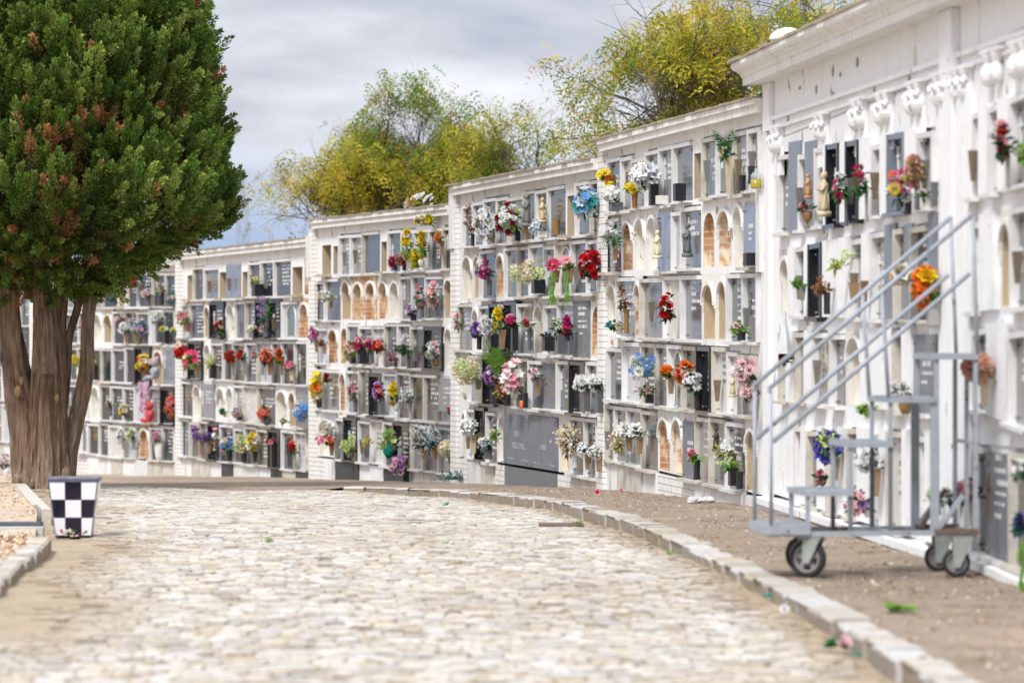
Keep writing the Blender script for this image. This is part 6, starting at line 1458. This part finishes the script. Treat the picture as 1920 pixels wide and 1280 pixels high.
# ---------------------------------------------------------------- far pylon and its wires
YP = 900; s = F/YP; base = Vector(((455-CX)/s, YP, CZ-45)); root = empty("pylon", tuple(base)); tag(root, "faint lattice power pylon far beyond the walls", "pylon")
M["galv"] = mat_plain("galvanised_steel", (.30, .34, .41), .6, .0, var=.05)
hz = lambda py: (CZ-(py-HY)/s)-base.z
mb = MB(); lev = [(hz(606), 5.0), (hz(470), 2.6), (hz(425), 2.2), (hz(392), 1.9), (hz(362), .9), (hz(340), .7), (hz(320), .15)]
for (z0, w0), (z1_, w1) in zip([(0, 7.5)]+lev[:-1], lev):
    q0 = [(sx*w0/2, sy*w0/2, z0) for sx, sy in ((-1, -1), (1, -1), (1, 1), (-1, 1))]; q1 = [(sx*w1/2, sy*w1/2, z1_) for sx, sy in ((-1, -1), (1, -1), (1, 1), (-1, 1))]
    for i in range(4): mb.bar(q0[i], q1[i], .26); mb.bar(q0[i], q1[(i+1) % 4], .13); mb.bar(q1[i], q0[(i+1) % 4], .13); mb.bar(q1[i], q1[(i+1) % 4], .13)
mb.build("lattice_tower", "galv", root)
mb = MB()
for z, w in ((hz(430), 3.2), (hz(395), 3.0)):
    for sg in (-1, 1): mb.bar((0, 0, z+.6), (sg*w, 0, z), .10); mb.bar((0, 0, z-.5), (sg*w, 0, z), .10)
mb.build("cross_arm", "galv", root)
for k, py in enumerate((401, 433)):
    mb = MB(); pts = []
    for i in range(17):
        t = i/16; pts.append((-110+200*t, YP-8*k-4, (CZ-(py+2-HY)/s)-1.2*math.sin(math.pi*t)+.6-(t-.5)*1.2))
    mb.tube(pts, .022, 4); tag(mb.build("power_line", "galv"), ["upper thin power line crossing the sky behind the pylon", "lower thin power line crossing the sky behind the pylon"][k], "power line", "power lines on the far pylon")

# ---------------------------------------------------------------- sky, sun, camera
SUN_EL, SUN_AZ = math.radians(52), math.radians(209)     # azimuth measured from +Y towards +X: behind the camera, to the left
w = bpy.data.worlds.new("World"); scene.world = w; w.use_nodes = True; nt = w.node_tree; L = nt.links
bg = nt.nodes["Background"]; sky = nd(nt, "ShaderNodeTexSky", sky_type="NISHITA"); sky.sun_disc = False; sky.sun_elevation = SUN_EL; sky.sun_rotation = SUN_AZ; sky.air_density = 1.0; sky.dust_density = 2.5
tc = nd(nt, "ShaderNodeTexCoord").outputs["Generated"]
sep = nd(nt, "ShaderNodeSeparateXYZ"); L.new(tc, sep.inputs[0])
EV = 8.3                                               # cloud radiance in the sky texture's own units
n1 = noise(nt, mapped(nt, tc, (9, 9, 36), (.35, .1, .28)), 1.0, 6, .55)
n2 = noise(nt, mapped(nt, tc, (22, 22, 60), (3, 1, 0)), 1.0, 6, .6)
ad = nd(nt, "ShaderNodeMath", operation="MULTIPLY_ADD"); L.new(n2, ad.inputs[0]); ad.inputs[1].default_value = .35; L.new(n1, ad.inputs[2])
cl = ramp(nt, ad.outputs[0], [(.50, tuple(x*EV for x in (.44, .47, .585))), (.64, tuple(x*EV for x in (.60, .615, .695))), (.74, tuple(x*EV for x in (.74, .76, .84))), (.86, tuple(x*EV for x in (.90, .92, .97)))])
# brighter veil high up, towards the sun
up = nd(nt, "ShaderNodeMapRange"); L.new(sep.outputs[2], up.inputs[0]); up.inputs[1].default_value = .10; up.inputs[2].default_value = .7; up.inputs[3].default_value = 1.0; up.inputs[4].default_value = 1.7
mv = nd(nt, "ShaderNodeVectorMath", operation="SCALE"); L.new(cl, mv.inputs[0]); L.new(up.outputs[0], mv.inputs[3])
# clear blue strip low over the horizon
bl = nd(nt, "ShaderNodeMapRange"); L.new(sep.outputs[2], bl.inputs[0]); bl.inputs[1].default_value = .020; bl.inputs[2].default_value = .050; bl.inputs[3].default_value = .85; bl.inputs[4].default_value = .0
lowc = mixc(nt, .5, tuple(x*EV for x in (.36, .50, .78)), tuple(x*EV for x in (.40, .52, .78)))
c1 = mixc(nt, bl.outputs[0], mv.outputs[0], lowc)
fin = mixc(nt, .88, sky.outputs[0], c1)
L.new(fin, bg.inputs[0]); bg.inputs[1].default_value = .10
sun = bpy.data.lights.new("sun", "SUN"); sun.energy = 2.8; sun.angle = math.radians(14); sun.color = (1, .995, .985)
so = bpy.data.objects.new("sun", sun); col.objects.link(so)
dv = Vector((math.sin(SUN_AZ)*math.cos(SUN_EL), math.cos(SUN_AZ)*math.cos(SUN_EL), math.sin(SUN_EL))); so.rotation_euler = dv.to_track_quat("Z", "Y").to_euler(); so.location = (0, 0, 30)
cam = bpy.data.cameras.new("camera"); cam.lens = 135; cam.sensor_width = 36; cam.sensor_fit = "HORIZONTAL"; cam.shift_y = -(640-HY)/1920; cam.clip_start = .5; cam.clip_end = 8000
cam.dof.use_dof = True; cam.dof.focus_distance = 41; cam.dof.aperture_fstop = 2.4
co = bpy.data.objects.new("camera", cam); col.objects.link(co); co.location = (0, 0, CZ); co.rotation_euler = (math.pi/2, 0, 0); scene.camera = co
scene.view_settings.view_transform = "Standard"; scene.view_settings.look = "None"; scene.view_settings.gamma = 1; scene.view_settings.exposure = 0.47
scene.cycles.max_bounces = 8; scene.cycles.transparent_max_bounces = 8
